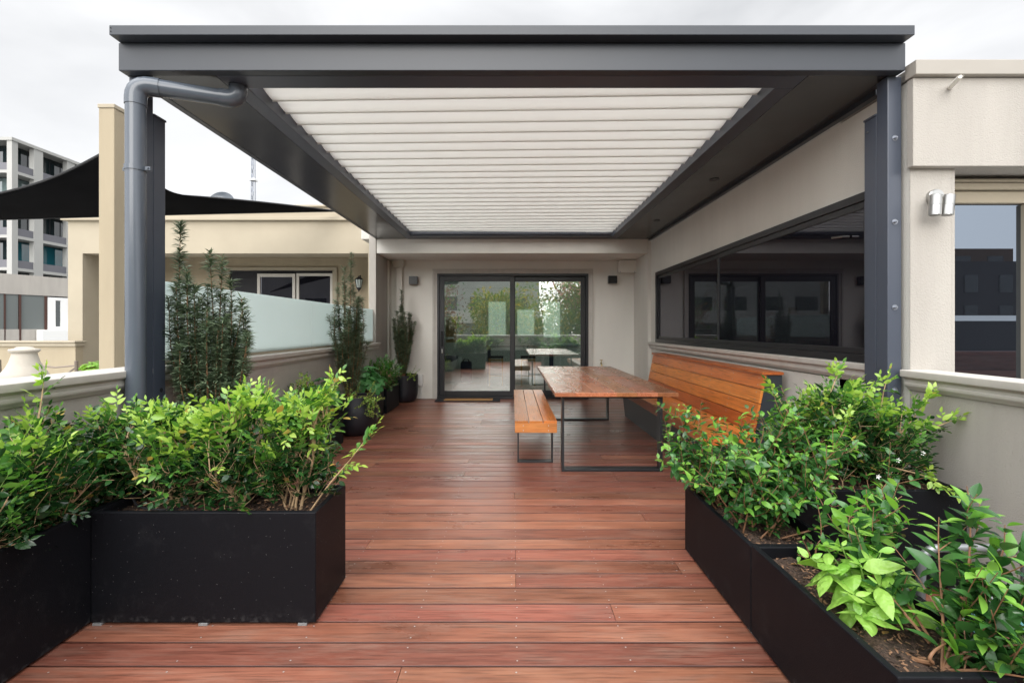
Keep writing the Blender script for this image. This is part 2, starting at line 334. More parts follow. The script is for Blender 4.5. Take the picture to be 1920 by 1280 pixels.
M['bronze_leaf'] = leafmat('bronze_leaf', (.035, .035, .02), (.09, .07, .035), .2, .4)
M['tree_a'] = leafmat('tree_green', (.07, .15, .02), (.20, .28, .04), .35, .5)
M['tree_b'] = leafmat('tree_yellow', (.25, .25, .03), (.50, .38, .05), .35, .5)
M['tree_c'] = leafmat('tree_bronze', (.12, .07, .05), (.30, .15, .11), .3, .5)
M['tree_d'] = leafmat('tree_pink', (.5, .22, .2), (.7, .38, .33), .3, .5)
M['leaf_dry'] = leafmat('leaf_dry', (.35, .20, .05), (.50, .40, .09), .25, .5)
M['petal'] = mat('petal', (.85, .85, .82), .6)

# ---------------------------------------------------------------- deck
X0, X1 = -2.34, 2.36
mb = MB(); sc = MB()
y = 1.858-.14*21
joints = {1.718: [-.44], 2.138: [.48], 2.418: [.02], 2.698: [.02], 1.998: [], 2.278: [], 1.858: [], 2.558: [.94]}
joists = [.02+.46*k for k in range(-5, 6)]
row = 0
while y < 8.86:
    y1 = min(y+.1335, 8.89)
    js = None
    for k, v in joints.items():
        if abs(k-y) < .03: js = v
    if js is None: js = [random.choice(joists[1:-1])] if random.random() < .62 else ([] if y < 3 else [random.choice(joists[1:5]), random.choice(joists[7:10])])
    xs = [X0]+sorted(js)+[X1]
    for a, b_ in zip(xs[:-1], xs[1:]):
        a2 = a+.0012 if a > X0 else a; b2 = b_-.0012 if b_ < X1 else b_
        dz = random.uniform(-.0006, .0006); c = .0020
        pr = [(y, -.022), (y, -c), (y+c, 0), (y1-c, 0), (y1, -c), (y1, -.022)]
        vs = [(a2, p, q+dz) for p, q in pr]+[(b2, p, q+dz) for p, q in pr]
        mb.add(vs, [(3, 2, 8, 9)], 0)
        mb.add([vs[i] for i in (0, 1, 2, 6, 7, 8)], [(0, 3, 4, 1), (1, 4, 5, 2)], 1)
        mb.add([vs[i] for i in (3, 4, 5, 9, 10, 11)], [(0, 3, 4, 1), (1, 4, 5, 2)], 1)
        for xx in (a2, b2): mb.add([(xx, p, q+dz) for p, q in pr], [tuple(range(6))], 1)
    for jx in joists:
        if jx < X0+.02 or jx > X1-.02: continue
        offs = [-.022, .022] if any(abs(jx-j) < .01 for j in js) else [random.uniform(-.004, .004)]
        for dx in offs:
            for yy in (y+.028+random.uniform(-.003, .003), y1-.028+random.uniform(-.003, .003)):
                mb.disc((jx+dx+random.uniform(-.002, .002), yy, .0011), .0036, 7, 2)
    y += .14; row += 1
deck = struct(mb.build('deck', [M['deck'], M['deck_edge'], M['screw']]))
struct(MB().box(-2.6, 2.6, -1.1, 8.9, -.30, -.026).build('deck_base', M['deck_under']))
struct(MB().box(-30, -2.6, -1.1, 8.6, -.3, -.01).box(2.6, 30, -1.1, 2.9, -.3, -.01).build('terrace_floor', M['concrete']))
struct(MB().box(-450, 450, -450, 450, -7.2, -7).build('ground', M['asphalt']))

# ---------------------------------------------------------------- boundary walls with moulded caps
def cap_prof(xf, s, back, zt=1.10):     # xf wall face, s=+1 if the moulding projects toward +x
    P = [(0, -.118), (.012, -.118), (.016, -.108), (.030, -.098), (.034, -.088), (.034, -.078), (.030, -.074), (.030, -.058), (.046, -.046), (.058, -.040), (.060, -.034), (.060, -.004), (.056, 0)]
    pr = [(xf+s*a, zt+b_) for a, b_ in P]
    return pr+[(back, zt), (back, zt-.118)]
t = thing('boundary_wall', 'long low rendered boundary wall on the left under the frosted glass', 'wall', (-2.4, 3.5, 0))
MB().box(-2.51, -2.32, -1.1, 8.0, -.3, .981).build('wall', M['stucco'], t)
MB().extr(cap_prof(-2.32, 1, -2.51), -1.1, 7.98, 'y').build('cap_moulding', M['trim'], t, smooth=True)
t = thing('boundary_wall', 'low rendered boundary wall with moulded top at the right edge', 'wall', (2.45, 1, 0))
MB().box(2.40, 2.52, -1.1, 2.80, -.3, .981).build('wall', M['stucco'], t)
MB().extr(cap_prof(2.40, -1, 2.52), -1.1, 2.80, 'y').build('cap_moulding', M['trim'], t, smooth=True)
t = thing('boundary_wall', 'low rendered parapet wall behind the camera across the terrace end', 'wall', (0, -1.2, 0))
MB().box(-2.6, 2.6, -1.3, -1.1, -.3, 1.0).build('wall', M['stucco'], t)
MB().box(-2.6, 2.6, -1.34, -1.06, 1.0, 1.08).build('cap_moulding', M['trim'], t, bevel=.01)

# ---------------------------------------------------------------- house
H = thing('house', 'pale rendered house around the deck with sliding doors and long dark window', 'house', (0, 8.9, 0))
# back wall around the door opening (x -1.43..1.46, z 0..2.39)
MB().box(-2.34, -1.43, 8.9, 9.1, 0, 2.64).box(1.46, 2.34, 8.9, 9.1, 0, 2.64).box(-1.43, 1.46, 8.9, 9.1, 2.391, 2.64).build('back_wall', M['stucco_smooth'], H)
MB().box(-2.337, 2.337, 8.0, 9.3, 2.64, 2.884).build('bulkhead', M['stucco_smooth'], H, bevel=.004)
MB().box(-2.6, 2.6, 8.0, 9.3, 2.886, 3.05).build('leak_blocker', M['trim'], H)  # unseen box added to stop sky light leaking in above the bulkhead
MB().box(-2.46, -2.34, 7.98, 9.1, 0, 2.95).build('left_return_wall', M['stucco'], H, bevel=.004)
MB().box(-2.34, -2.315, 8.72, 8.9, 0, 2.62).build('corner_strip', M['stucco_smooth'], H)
# right wall: recess piece, long wall with window opening y 3.05..7.73 z 1.12..2.275
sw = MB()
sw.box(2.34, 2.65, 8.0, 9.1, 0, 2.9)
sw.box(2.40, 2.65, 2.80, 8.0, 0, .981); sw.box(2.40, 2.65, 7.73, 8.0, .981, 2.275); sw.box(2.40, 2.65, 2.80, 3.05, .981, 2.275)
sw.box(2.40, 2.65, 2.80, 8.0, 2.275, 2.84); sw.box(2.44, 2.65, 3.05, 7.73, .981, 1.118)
sw.build('side_wall', M['stucco_shade_lift'], H)
MB().extr(cap_prof(2.40, -1, 2.44, 1.112), 2.95, 7.98, 'y').build('sill_moulding', M['trim'], H, smooth=True)
MB().box(2.400, 2.650, 2.796, 2.799, .982, 2.309).build('pier_face', M['stucco'], H)  # thin skin hides the lightened side wall colour on its lit end
# corner house front facing the camera on the right
MB().box(2.651, 2.668, 2.796, 3.0, .9, 2.309).box(2.40, 9, 3.2, 3.4, -.3, 1.0).build('corner_pier', M['stucco'], H)
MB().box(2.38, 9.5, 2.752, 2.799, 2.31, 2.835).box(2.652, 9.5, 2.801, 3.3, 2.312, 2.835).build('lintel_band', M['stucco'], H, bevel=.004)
MB().box(2.37, 9.6, 2.72, 2.80, 2.838, 2.925).box(2.41, 9.6, 2.80, 3.4, 2.86, 2.925).build('parapet_cap', M['trim_darkened'], H, bevel=.004)
MB().box(2.41, 2.46, 3.4, 8.0, 2.842, 2.9).build('parapet_side', M['trim'], H)
# door trim
tr = MB()
for a, b_, pr in ((-1.52, -1.43, 0), (1.46, 1.55, 0)):
    tr.box(a, b_, 8.875, 8.9, 0, 2.391)
    tr.box(a+(.0 if a < 0 else .055), b_-(.055 if a < 0 else 0), 8.86, 8.875, 0, 2.391); tr.box(a+.045, a+.06, 8.866, 8.875, 0, 2.391)
tr.box(-1.52, 1.55, 8.875, 8.9, 2.391, 2.48); tr.box(-1.52, 1.55, 8.86, 8.875, 2.445, 2.48); tr.box(-1.52, 1.55, 8.866, 8.875, 2.415, 2.428)
tr.build('door_trim', M['trim'], H, bevel=.003)
# sliding door
D = MB()
D.box(-1.43, -1.385, 8.86, 9.0, .03, 2.391); D.box(1.415, 1.46, 8.86, 9.0, .03, 2.391)
D.box(-1.385, 1.415, 8.86, 9.0, 2.345, 2.391); D.box(-1.43, 1.46, 8.84, 9.0, 0, .05)
fr = D.build('door_frame', M['black_frame'], H, bevel=.004)
def sash(x0, x1, y0, y1, z0, z1, st, tp, bt):
    return MB().box(x0, x0+st, y0, y1, z0, z1).box(x1-st, x1, y0, y1, z0, z1).box(x0+st, x1-st, y0, y1, z1-tp, z1).box(x0+st, x1-st, y0, y1, z0, z0+bt)
s1 = sash(-1.383, .05, 8.875, 8.915, .052, 2.343, .09, .10, .10).build('sliding_door', M['black_frame'], H, bevel=.004)
MB().box(-1.293, -.04, 8.893, 8.897, .152, 2.243).build('pane', M['door_glass'], s1)
MB().tube([(-1.335, 8.872, 1.29), (-1.335, 8.825, 1.285), (-1.335, 8.825, 1.02), (-1.335, 8.872, 1.015)], .011, 8).build('handle', M['black_frame'], s1, smooth=True)
MB().box(-1.35, -1.32, 8.868, 8.876, .87, .95).build('lock', M['steel'], s1, bevel=.003)
s2 = sash(-.03, 1.413, 8.93, 8.97, .052, 2.343, .09, .10, .10).build('fixed_door_panel', M['black_frame'], H, bevel=.004)
MB().box(.06, 1.323, 8.948, 8.952, .152, 2.243).build('pane', M['door_glass'], s2)
# interior room shell
MB().box(-2.5, 2.6, 9.1, 15.5, -.1, .02).build('room_floor', M['tile'], H)
MB().box(-2.6, -2.5, 9.1, 15.5, 0, 2.7).box(2.6, 2.7, 9.1, 15.5, 0, 2.7).box(-2.5, 2.6, 15.4, 15.5, 0, 2.7).box(-2.5, 2.6, 9.3, 15.4, 2.68, 2.75).box(-2.5,-2.34,9.1,9.15,0,2.68).box(2.34,2.6,9.1,9.15,0,2.68).build('room_walls', M['room'], H)
MB().box(2.585, 2.599, 10.0, 14.0, .9, 2.4).build('room_window_and_fill', emit('room_fill_glow', (.86, .9, .87), .8), H)  # glowing panel added mostly out of view to brighten the room, no real window
for (a, b_, c_, d_) in ((916, 948, 566, 628), (970, 1001, 581, 628), (1019, 1050, 566, 632)):
    dd = 15.38; o = MB().box(WX(a, dd), WX(b_, dd), dd-.01, dd, WZ(d_, dd), WZ(c_, dd)).build('room_window_and_fill', M['backlit'], H)
# long dark window in the right wall
wf = MB()
wx0, wx1 = 2.385, 2.44
wf.box(wx0, wx1, 3.05, 7.73, 1.115, 1.17); wf.box(wx0, wx1, 3.05, 7.73, 2.215, 2.275); wf.box(wx0, wx1, 3.05, 3.11, 1.17, 2.215); wf.box(wx0, wx1, 7.67, 7.73, 1.17, 2.215)
W = wf.build('window', M['black_frame'], H, bevel=.003)
sash_r = MB()
for a, b_, xx in ((5.36, 7.665, 2.412), (3.115, 5.42, 2.396)):
    sash_r.box(xx, xx+.022, a, a+.045, 1.172, 2.213); sash_r.box(xx, xx+.022, b_-.045, b_, 1.172, 2.213)
    sash_r.box(xx, xx+.022, a+.045, b_-.045, 1.172, 1.215); sash_r.box(xx, xx+.022, a+.045, b_-.045, 2.165, 2.213)
sash_r.build('frame', M['black_frame'], W, bevel=.002)
MB().box(2.421, 2.425, 5.405, 7.62, 1.215, 2.165).build('pane', M['dark_glass'], W)
MB().box(2.405, 2.409, 3.16, 5.375, 1.215, 2.165).build('pane', M['dark_glass'], W)
MB().tube([(2.396, 3.30, 2.0), (2.35, 3.30, 2.0), (2.345, 3.40, 2.01)], .008, 8).build('latch', M['steel'], W, smooth=True)
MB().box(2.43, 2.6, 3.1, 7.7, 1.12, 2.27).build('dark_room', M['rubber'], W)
# right house window (cream frame)
dd = 2.98
gx0, gx1 = WX(1788, dd), WX(1914, dd)
cf = MB(); cf.box(2.67, 6, dd-.06, dd+.1, WZ(360, dd)-.0, WZ(348, dd)); cf.box(2.67, 6, dd-.03, dd+.1, WZ(383, dd), WZ(360, dd)-.003); cf.box(2.67, 6, dd-.075, dd+.1, WZ(348, dd)+.003, WZ(342, dd)); cf.box(gx1, gx1+.07, dd-.03, dd+.1, .2, WZ(383, dd)-.003)
C2 = cf.build('window', M['tan_light'], H, bevel=.004)
MB().box(2.67, gx1, dd, dd+.01, .2, WZ(383, dd)-.004).build('pane', M['mirror_glass'], C2)
MB().box(gx1+.07, 6, dd, dd+.01, .2, WZ(383, dd)-.004).build('pane', M['mirror_glass'], C2)

# things fixed to the house
def walllight(x0, x1, y0, y1, label):
    d = 8.8; X = (WX(x0, d), WX(x1, d)); Z = (WZ(y1, d), WZ(y0, d))
    o = thing('wall_light', label, 'wall light', ((X[0]+X[1])/2, 8.9, Z[0]), 'black cube wall lights')
    MB().box(X[0], X[1], 8.78, 8.88, Z[0], Z[1]).build('housing', M['black_frame'], o, bevel=.003)
    MB().box(X[0]+.03, X[1]-.03, 8.88, 8.9, Z[0]+.03, Z[1]-.03).build('mounting_plate', M['black_frame'], o)
walllight(767, 783, 518, 533, 'small black cube wall light left of the sliding doors')
walllight(1141, 1157, 517, 531, 'small black cube wall light right of the sliding doors under the grey box')
o = thing('junction_box', 'pale square junction box under the bulkhead above the right wall light', 'junction box', (2.2, 8.9, 2.42))
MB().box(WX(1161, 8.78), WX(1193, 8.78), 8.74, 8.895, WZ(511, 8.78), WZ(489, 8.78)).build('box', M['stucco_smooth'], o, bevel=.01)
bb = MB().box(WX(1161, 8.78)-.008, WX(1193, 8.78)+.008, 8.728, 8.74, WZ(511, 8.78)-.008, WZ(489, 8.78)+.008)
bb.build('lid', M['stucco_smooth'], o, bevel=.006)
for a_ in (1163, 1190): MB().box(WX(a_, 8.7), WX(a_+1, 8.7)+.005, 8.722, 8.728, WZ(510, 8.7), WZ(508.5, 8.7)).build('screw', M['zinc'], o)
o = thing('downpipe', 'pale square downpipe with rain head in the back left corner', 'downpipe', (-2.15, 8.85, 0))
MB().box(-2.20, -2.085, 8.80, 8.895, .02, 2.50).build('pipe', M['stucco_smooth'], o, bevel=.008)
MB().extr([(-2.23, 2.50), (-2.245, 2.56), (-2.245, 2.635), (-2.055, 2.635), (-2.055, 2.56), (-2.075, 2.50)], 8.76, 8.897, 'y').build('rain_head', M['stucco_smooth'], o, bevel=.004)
o = thing('garden_tap', 'small brass garden tap on the back wall behind the table', 'tap', (1.70, 8.9, .68))
MB().tube([(1.70, 8.9, .68), (1.70, 8.82, .68), (1.70, 8.79, .66), (1.70, 8.785, .62)], .014, 8).build('spout', M['brass'], o, smooth=True)
MB().tube([(1.70, 8.83, .68), (1.70, 8.83, .74)], .009, 8).box(1.67, 1.73, 8.822, 8.838, .74, .752).build('handle', M['brass'], o)
o = thing('power_outlet', 'white weatherproof power box with cable low on the back wall', 'power outlet', (-1.75, 8.9, .25))
MB().box(-1.80, -1.70, 8.82, 8.9, .25, .46).build('box', M['white'], o, bevel=.015)
MB().tube([(-1.735, 8.86, .25), (-1.735, 8.86, .15), (-1.75, 8.86, .04), (-1.78, 8.86, .012)], .012, 8).build('cable', M['white'], o, smooth=True)
o = thing('doormat', 'black rubber doormat with tan coir centre at the sliding doors', 'doormat', (-.8, 8.65, 0))
MB().box(-1.42, -.22, 8.49, 8.83, .002, .016).build('rubber_edge', M['rubber'], o, bevel=.004)
MB().box(-1.26, -.36, 8.55, 8.77, .0165, .024).build('coir_pad', M['coir'], o)
o = thing('spotlight', 'twin stainless steel spotlight on the rendered pier by the right window', 'spotlight', (WX(1757, 2.8), 2.8, WZ(372, 2.8)))
cx, cz = WX(1755, 2.78), WZ(370, 2.78)
base = MB(); base.tube([(cx, 2.80, cz), (cx, 2.775, cz), (cx, 2.770, cz)], [.048, .048, .044], 28); base.build('wall_plate', M['steel'], o, smooth=True)
for k, (dx, tl) in enumerate(((.0, -.045), (.078, -.10))):
    hx = WX(1754, 2.72)+dx-.004; hz = cz-.018
    u = Vector((tl*1.0-.02, -.02, -1)).normalized()
    c0 = Vector((hx, 2.715, hz+.012)); l = .118
    hd = MB(); pts = [c0, c0+u*.002, c0+u*l*.5, c0+u*(l*.5+.001), c0+u*(l*.5+.003), c0+u*l]
    hd.tube(pts, [.028, .030, .030, .029, .030, .030], 24)
    h_ = hd.build('lamp_head', M['steel'], o, smooth=True)
    MB().tube([c0+u*(l-.006), c0+u*(l+.001)], .024, 20).build('lens', M['far_glass'], h_)
    MB().tube([(cx+dx*.5, 2.772, cz), (hx, 2.75, hz+.018), (hx, 2.72, hz+.016)], .007, 8).build('bracket', M['steel'], h_)
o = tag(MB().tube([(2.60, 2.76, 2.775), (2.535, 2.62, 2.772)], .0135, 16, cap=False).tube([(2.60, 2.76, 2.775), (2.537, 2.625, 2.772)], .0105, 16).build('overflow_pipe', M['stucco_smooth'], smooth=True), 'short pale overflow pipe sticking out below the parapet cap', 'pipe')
o.location = (0, 0, 0)

# ---------------------------------------------------------------- pergola
PG = thing('pergola', 'charcoal metal pergola roof with white louvres over the deck', 'pergola', (0, 5, 0))
ZS = 2.886
MB().box(-2.35, 2.35, 2.77, 2.83, ZS, 3.052).build('front_fascia', M['charcoal'], PG, bevel=.004)
MB().box(-2.345, 2.345, 2.70, 2.90, 3.055, 3.112).build('front_cap', M['charcoal'], PG, bevel=.003)
for z in (3.075, 3.095): MB().tube([(-2.335, 2.70, z), (-2.335, 2.697, z)], .003, 6).build('rivet', M['rubber'], PG)
MB().box(-2.35, -2.30, 2.833, 7.998, ZS, 3.052).build('side_fascia', M['charcoal'], PG, bevel=.003)
MB().box(2.30, 2.35, 2.833, 7.998, ZS, 3.052).build('side_fascia', M['charcoal'], PG, bevel=.003)
MB().box(-2.35, -2.08, 2.903, 8.03, 3.055, 3.112).build('side_cap', M['charcoal'], PG)
MB().box(2.08, 2.35, 2.903, 8.03, 3.055, 3.112).build('side_cap', M['charcoal'], PG)
MB().box(-2.297, -1.812, 2.833, 7.998, ZS+.003, 2.90).build('soffit_panel', M['soffit'], PG)
MB().box(1.812, 2.297, 2.833, 7.998, ZS+.003, 2.90).build('soffit_panel', M['soffit'], PG)
MB().box(2.352, 2.397, 3.0, 7.998, ZS-.03, ZS+.01).build('wall_flashing', M['charcoal'], PG)
LX0, LX1 = -1.69, 1.68
fb = MB()
fb.box(-1.806, LX0-.004, 2.98, 7.75, ZS, 3.05); fb.box(LX1+.004, 1.806, 2.98, 7.75, ZS, 3.05)
fb.box(-1.806, 1.806, 2.833, 2.978, ZS+.001, 3.05); fb.box(-1.806, 1.806, 7.752, 7.998, ZS+.001, 3.05)
fb.box(-1.66, 1.65, 7.70, 7.752, ZS+.025, ZS+.05)
fb.build('inner_frame', M['charcoal_post'], PG, bevel=.003)
pitch = .19; nb = 25
blade = MB()
L_ = .206; prof = []
for i in range(7):
    s = i/6; prof.append((s*L_, .055*(1-s)-.012*math.sin(math.pi*s)))
prof += [(L_+.001, -.010), (L_+.005, -.008), (L_+.004, .006)]
for i in range(6, -1, -1):
    s = i/6; prof.append((s*L_, .055*(1-s)-.012*math.sin(math.pi*s)+.016))
n_ = len(prof)
sh = -.028
vs = [(LX0, p[0]-sh*0+sh*LX0, p[1]) for p in prof]+[(LX1, p[0]+sh*LX1, p[1]) for p in prof]
blade.add(vs, [(i, (i+1) % n_, n_+(i+1) % n_, n_+i) for i in range(n_)]+[tuple(range(n_-1, -1, -1)), tuple(range(n_, 2*n_))])
b0 = blade.build('louvre_blade', M['louvre'], PG, world=False)
for i in range(nb):
    b = b0 if i == 0 else b0.copy()
    if i: col.objects.link(b); b.parent = PG
    b.location = (0, 3.02+i*pitch-5, 2.955)
# posts
for sx, lab in ((-1, 'left'), (1, 'right')):
    xa, xb = (-2.338, -2.256) if sx < 0 else (2.293, 2.378)
    MB().box(xa, xb, 2.832, 2.918, 0, ZS-.002).build('post', M['charcoal_post'], PG, bevel=.004)
xa = [(-2.338, -2.256), (2.293, 2.378)]
for k, (a, b_) in enumerate(xa):
    o = thing('bracing_post', ['charcoal square post with hole behind the left pergola post', 'charcoal square post capped short behind the right pergola post'][k], 'post', ((a+b_)/2, 2.97, 0), 'short bracing posts')
    MB().box(a, b_, 2.922, 3.02, 0, 2.685).build('post', M['charcoal_post'], o, bevel=.003)
    MB().box(a-.004, b_+.004, 2.9215, 3.026, 2.686, 2.70).build('cap', M['charcoal_post'], o, bevel=.003)
    if k == 0: MB().tube([(b_-.002, 2.985, .952), (b_+.0008, 2.985, .952)], .014, 16).build('hole', M['rubber'], o)
    else: MB().tube([(a-.004, 2.99, 2.61), (a, 2.99, 2.61)], .006, 10).build('screw', M['steel'], o)
for yy in (259, 416, 576, 731):
    z = WZ(yy, 2.83); x = WX(1678, 2.83)
    b = MB(); b.tube([(x, 2.832, z), (x, 2.829, z)], .017, 18); b.tube([(x, 2.829, z), (x, 2.820, z)], .010, 6); b.tube([(x, 2.820, z), (x, 2.812, z)], .005, 10)
    b.build('bolt', M['zinc'], PG, smooth=True)
for (px, py) in ((1339, 337), (1231, 414)):
    d = (ZS-CAMZ)*F/(HY-py); X = WX(px, d)
    o = thing('downlight', ['round black downlight in the right soffit nearer the camera', 'round black downlight in the right soffit nearer the back wall'][py > 400], 'downlight', (X, d, ZS), 'soffit downlights')
    MB().lathe([(.048, .002), (.048, -.001), (.040, -.003), (.030, .0)], (X, d, ZS), 28).build('trim_ring', M['black_frame'], o, smooth=True)
    MB().lathe([(.030, .0015), (.0, .0015)], (X, d, ZS), 20).build('lens', M['far_glass'], o)
# downpipe of pergola
DP = thing('drain_pipe', 'thick grey round drainpipe with elbow strapped to the left pergola post', 'pipe', (-2.243, 2.76, 0))
def arc(c, a, b, r, n=6):
    c, a, b = Vector(c), Vector(a).normalized(), Vector(b).normalized()   # corner c, incoming dir a, outgoing dir b
    pts = []
    for i in range(n+1):
        s = i/n; p0 = c-a*r*(1-s); p1 = c+b*r*s; pts.append(p0.lerp(p1, s))
    return pts
PR = .051
dirh = Vector((.50, .19, 0)).normalized()
P0 = Vector((-2.243, 2.765, 2.80)); P1 = P0+dirh*.535
MB().tube([(-2.243, 2.765, .0), (-2.243, 2.765, 2.70)], PR, 28).build('pipe', M['pipe'], DP, smooth=True)
MB().tube([P0+dirh*.09, P1-dirh*.06], PR*.98, 28).build('pipe', M['pipe'], DP, smooth=True)
MB().tube([(-2.243, 2.765, 2.675), (-2.243, 2.765, 2.70)]+arc(P0, (0, 0, 1), dirh, .085)+[P0+dirh*.125], PR+.004, 28).build('elbow', M['pipe'], DP, smooth=True)
MB().tube([P1-dirh*.10]+arc(P1, dirh, (0, 0, 1), .07)+[P1+Vector((0, 0, .082))], PR+.004, 28).build('elbow', M['pipe'], DP, smooth=True)
cl = MB(); cl.tube([(-2.243, 2.765, 2.285), (-2.243, 2.765, 2.315)], PR+.0045, 28)
cl.box(-2.33, -2.30, 2.775, 2.79, 2.29, 2.31).box(-2.19, -2.155, 2.762, 2.778, 2.288, 2.312)
cl.tube([(-2.17, 2.755, 2.30), (-2.17, 2.785, 2.30)], .008, 8)
cl.build('strap', M['pipe'], DP, smooth=True)

# ---------------------------------------------------------------- frosted screen on the left wall
o = thing('glass_screen', 'frosted pale green glass screen standing on the left wall', 'screen', (-2.42, 5.5, 1.1))
MB().box(-2.406, -2.394, 3.03, 5.535, 1.125, 1.672).build('pane', M['frost'], o, bevel=.002)
MB().box(-2.406, -2.394, 5.541, 8.0, 1.125, 1.672).build('pane', M['frost'], o, bevel=.002)
MB().box(-2.425, -2.407, 3.03, 7.98, 1.10, 1.15).box(-2.425, -2.375, 3.03, 7.98, 1.10, 1.122).build('channel', M['tan_light'], o)

# ---------------------------------------------------------------- table
T = thing('dining_table', 'long red brown timber dining table on black steel hoop legs', 'table', (.97, 5.8, 0))
xs = np.linspace(.40, 1.548, 7)
tp = MB()
for i, (a, b_) in enumerate(zip(xs[:-1], xs[1:])):
    tp.box(a+.0003, b_-.0003, 4.31, 7.30, .712, .75)
tp.build('tabletop', M['tabletop'], T, bevel=.0025)
def hoop(x0, x1, y0, y1, z1, th, parent):
    h = MB(); h.box(x0, x0+th, y0, y1, 0.001, z1); h.box(x1-th, x1, y0, y1, .001, z1); h.box(x0+th, x1-th, y0, y1, .001, th+.001); h.box(x0+th, x1-th, y0, y1, z1-th, z1)
    return h.build('leg', M['steel_black'], parent, bevel=.002)
hoop(.47, 1.42, 4.37, 4.47, .711, .022, T); hoop(.47, 1.42, 6.80, 6.90, .711, .022, T)
# ---------------------------------------------------------------- bench seat (loose)
B = thing('bench', 'narrow slatted timber bench with black hoop legs beside the table', 'bench', (.23, 5.6, 0))
bt = MB(); w3 = (.437-.028-.016)/3
for i in range(3): a = .028+i*(w3+.008); bt.box(a, a+w3, 4.50, 6.80, .428, .45)
for i in range(3):
    a = .028+i*(w3+.008)
    for yy in (4.56, 4.94, 5.32, 5.7, 6.1, 6.5, 6.74):
        for q in (.028, w3-.028): bt.disc((a+q, yy, .4506), .0045, 7, 1)
bt.build('seat', [M['oiled'], M['screw']], B, bevel=.0015)
MB().box(.028, .437, 4.503, 4.530, .335, .427).build('end_rail', M['oiled_x'], B, bevel=.002); MB().box(.028, .437, 6.77, 6.797, .335, .427).build('end_rail', M['oiled_x'], B, bevel=.002)
MB().box(.032, .056, 4.531, 6.769, .335, .427).build('side_rail', M['oiled'], B, bevel=.002); MB().box(.409, .433, 4.531, 6.769, .335, .427).build('side_rail', M['oiled'], B, bevel=.002)
for x in (.11, .355):
    for z in (.358, .405): MB().tube([(x, 4.504, z), (x, 4.501, z)], .005, 8).build('screw', M['screw'], B)
hoop(.055, .412, 4.66, 4.74, .334, .014, B); hoop(.055, .412, 6.56, 6.64, .334, .014, B)

# ---------------------------------------------------------------- built in bench with high back
S = thing('banquette', 'orange timber banquette with tall slatted back along the window wall', 'bench', (2.0, 5.6, 0))
ya, yb = 4.0, 7.14
bk = MB()
bot = Vector((2.075, 0, .455)); topv = Vector((2.175, 0, .945)); dv = (topv-bot); ln = dv.length; u = dv.normalized(); nrm = Vector((u.z, 0, -u.x))
for i in range(4):
    a = i*ln/4+.003; b_ = (i+1)*ln/4-.003
    c = bot+u*((a+b_)/2)+nrm*.011
    bk.obox((c.x, (ya+yb)/2, c.z), nrm*.011, (0, (yb-ya)/2, 0), u*((b_-a)/2))
    for yy in np.arange(ya+.07, yb, .47):
        for q in (.03, (b_-a)-.03):
            p = bot+u*(a+q)-nrm*.0012
            bk.obox((p.x, yy, p.z), nrm*.0006, (0, .0045, 0), u*.0045, 1)
bk.build('backrest', [M['oiled'], M['screw']], S, bevel=.0015)
MB().box(2.150, 2.335, ya-.015, yb, .948, .972).build('top_rail', M['oiled'], S, bevel=.002)
stt = MB(); ws = (2.10-1.66-.012)/3
for i in range(3):
    a = 1.66+i*(ws+.006); stt.box(a, a+ws, ya, yb, .428, .45)
    for yy in np.arange(ya+.07, yb, .47):
        for q in (.03, ws-.03): stt.disc((a+q, yy, .4508), .0045, 7, 1)
for i in range(3): stt.box(1.9, 1.98, 4.55+i*1.0, 4.556+i*1.0, .4505, .4515, 1)
stt.build('seat', [M['oiled'], M['screw']], S, bevel=.0015)
MB().box(1.662, 1.682, ya+.02, yb, .34, .427).box(1.662, 2.1, ya, ya+.018, .34, .427).build('seat_rail', M['oiled'], S, bevel=.0015)
bs = MB(); bs.extr([(1.70, .337), (1.74, .0), (2.33, 0), (2.33, .337)], ya+.03, yb, 'y')
bs.build('base', M['charcoal'], S)
MB().extr([(2.10, .345), (2.10, .44), (2.105, .455), (2.20, .944), (2.332, .944), (2.332, .345)], ya+.004, ya+.03, 'y').build('end_panel', M['charcoal'], S, bevel=.002); MB().extr([(2.10, .345), (2.10, .44), (2.105, .455), (2.20, .944), (2.332, .944), (2.332, .345)], yb-.03, yb, 'y').build('end_panel', M['charcoal'], S, bevel=.002)

# ---------------------------------------------------------------- planters
def soil_mesh(x0, x1, y0, y1, z, seed):
    r = np.random.default_rng(seed); m_ = MB(); nx = max(4, int((x1-x0)/.03)); ny = max(4, int((y1-y0)/.03))
    hz = r.normal(0, .005, (nx+1, ny+1))+.008*np.sin(np.linspace(0, 7, nx+1))[:, None]
    vs = [(x0+(x1-x0)*i/nx, y0+(y1-y0)*j/ny, z+hz[i, j]) for i in range(nx+1) for j in range(ny+1)]
    m_.add(vs, [(i*(ny+1)+j, (i+1)*(ny+1)+j, (i+1)*(ny+1)+j+1, i*(ny+1)+j+1) for i in range(nx) for j in range(ny)])
    n = int((x1-x0)*(y1-y0)*3800)
    for _ in range(n):
        p = Vector((r.uniform(x0, x1), r.uniform(y0, y1), z+.006+r.uniform(0, .008))); a = r.uniform(0, 6.28); tl = r.uniform(-.5, .5)
        l = r.uniform(.003, .011); w_ = l*r.uniform(.25, .5)
        ax = Vector((math.cos(a), math.sin(a), tl))*l; ay = Vector((-math.sin(a), math.cos(a), r.uniform(-.5, .5)))*w_
        m_.add([p-ax-ay, p+ax-ay, p+ax+ay, p-ax+ay], [(0, 1, 2, 3)], 1 if r.random() < .5 else 0)
    return m_
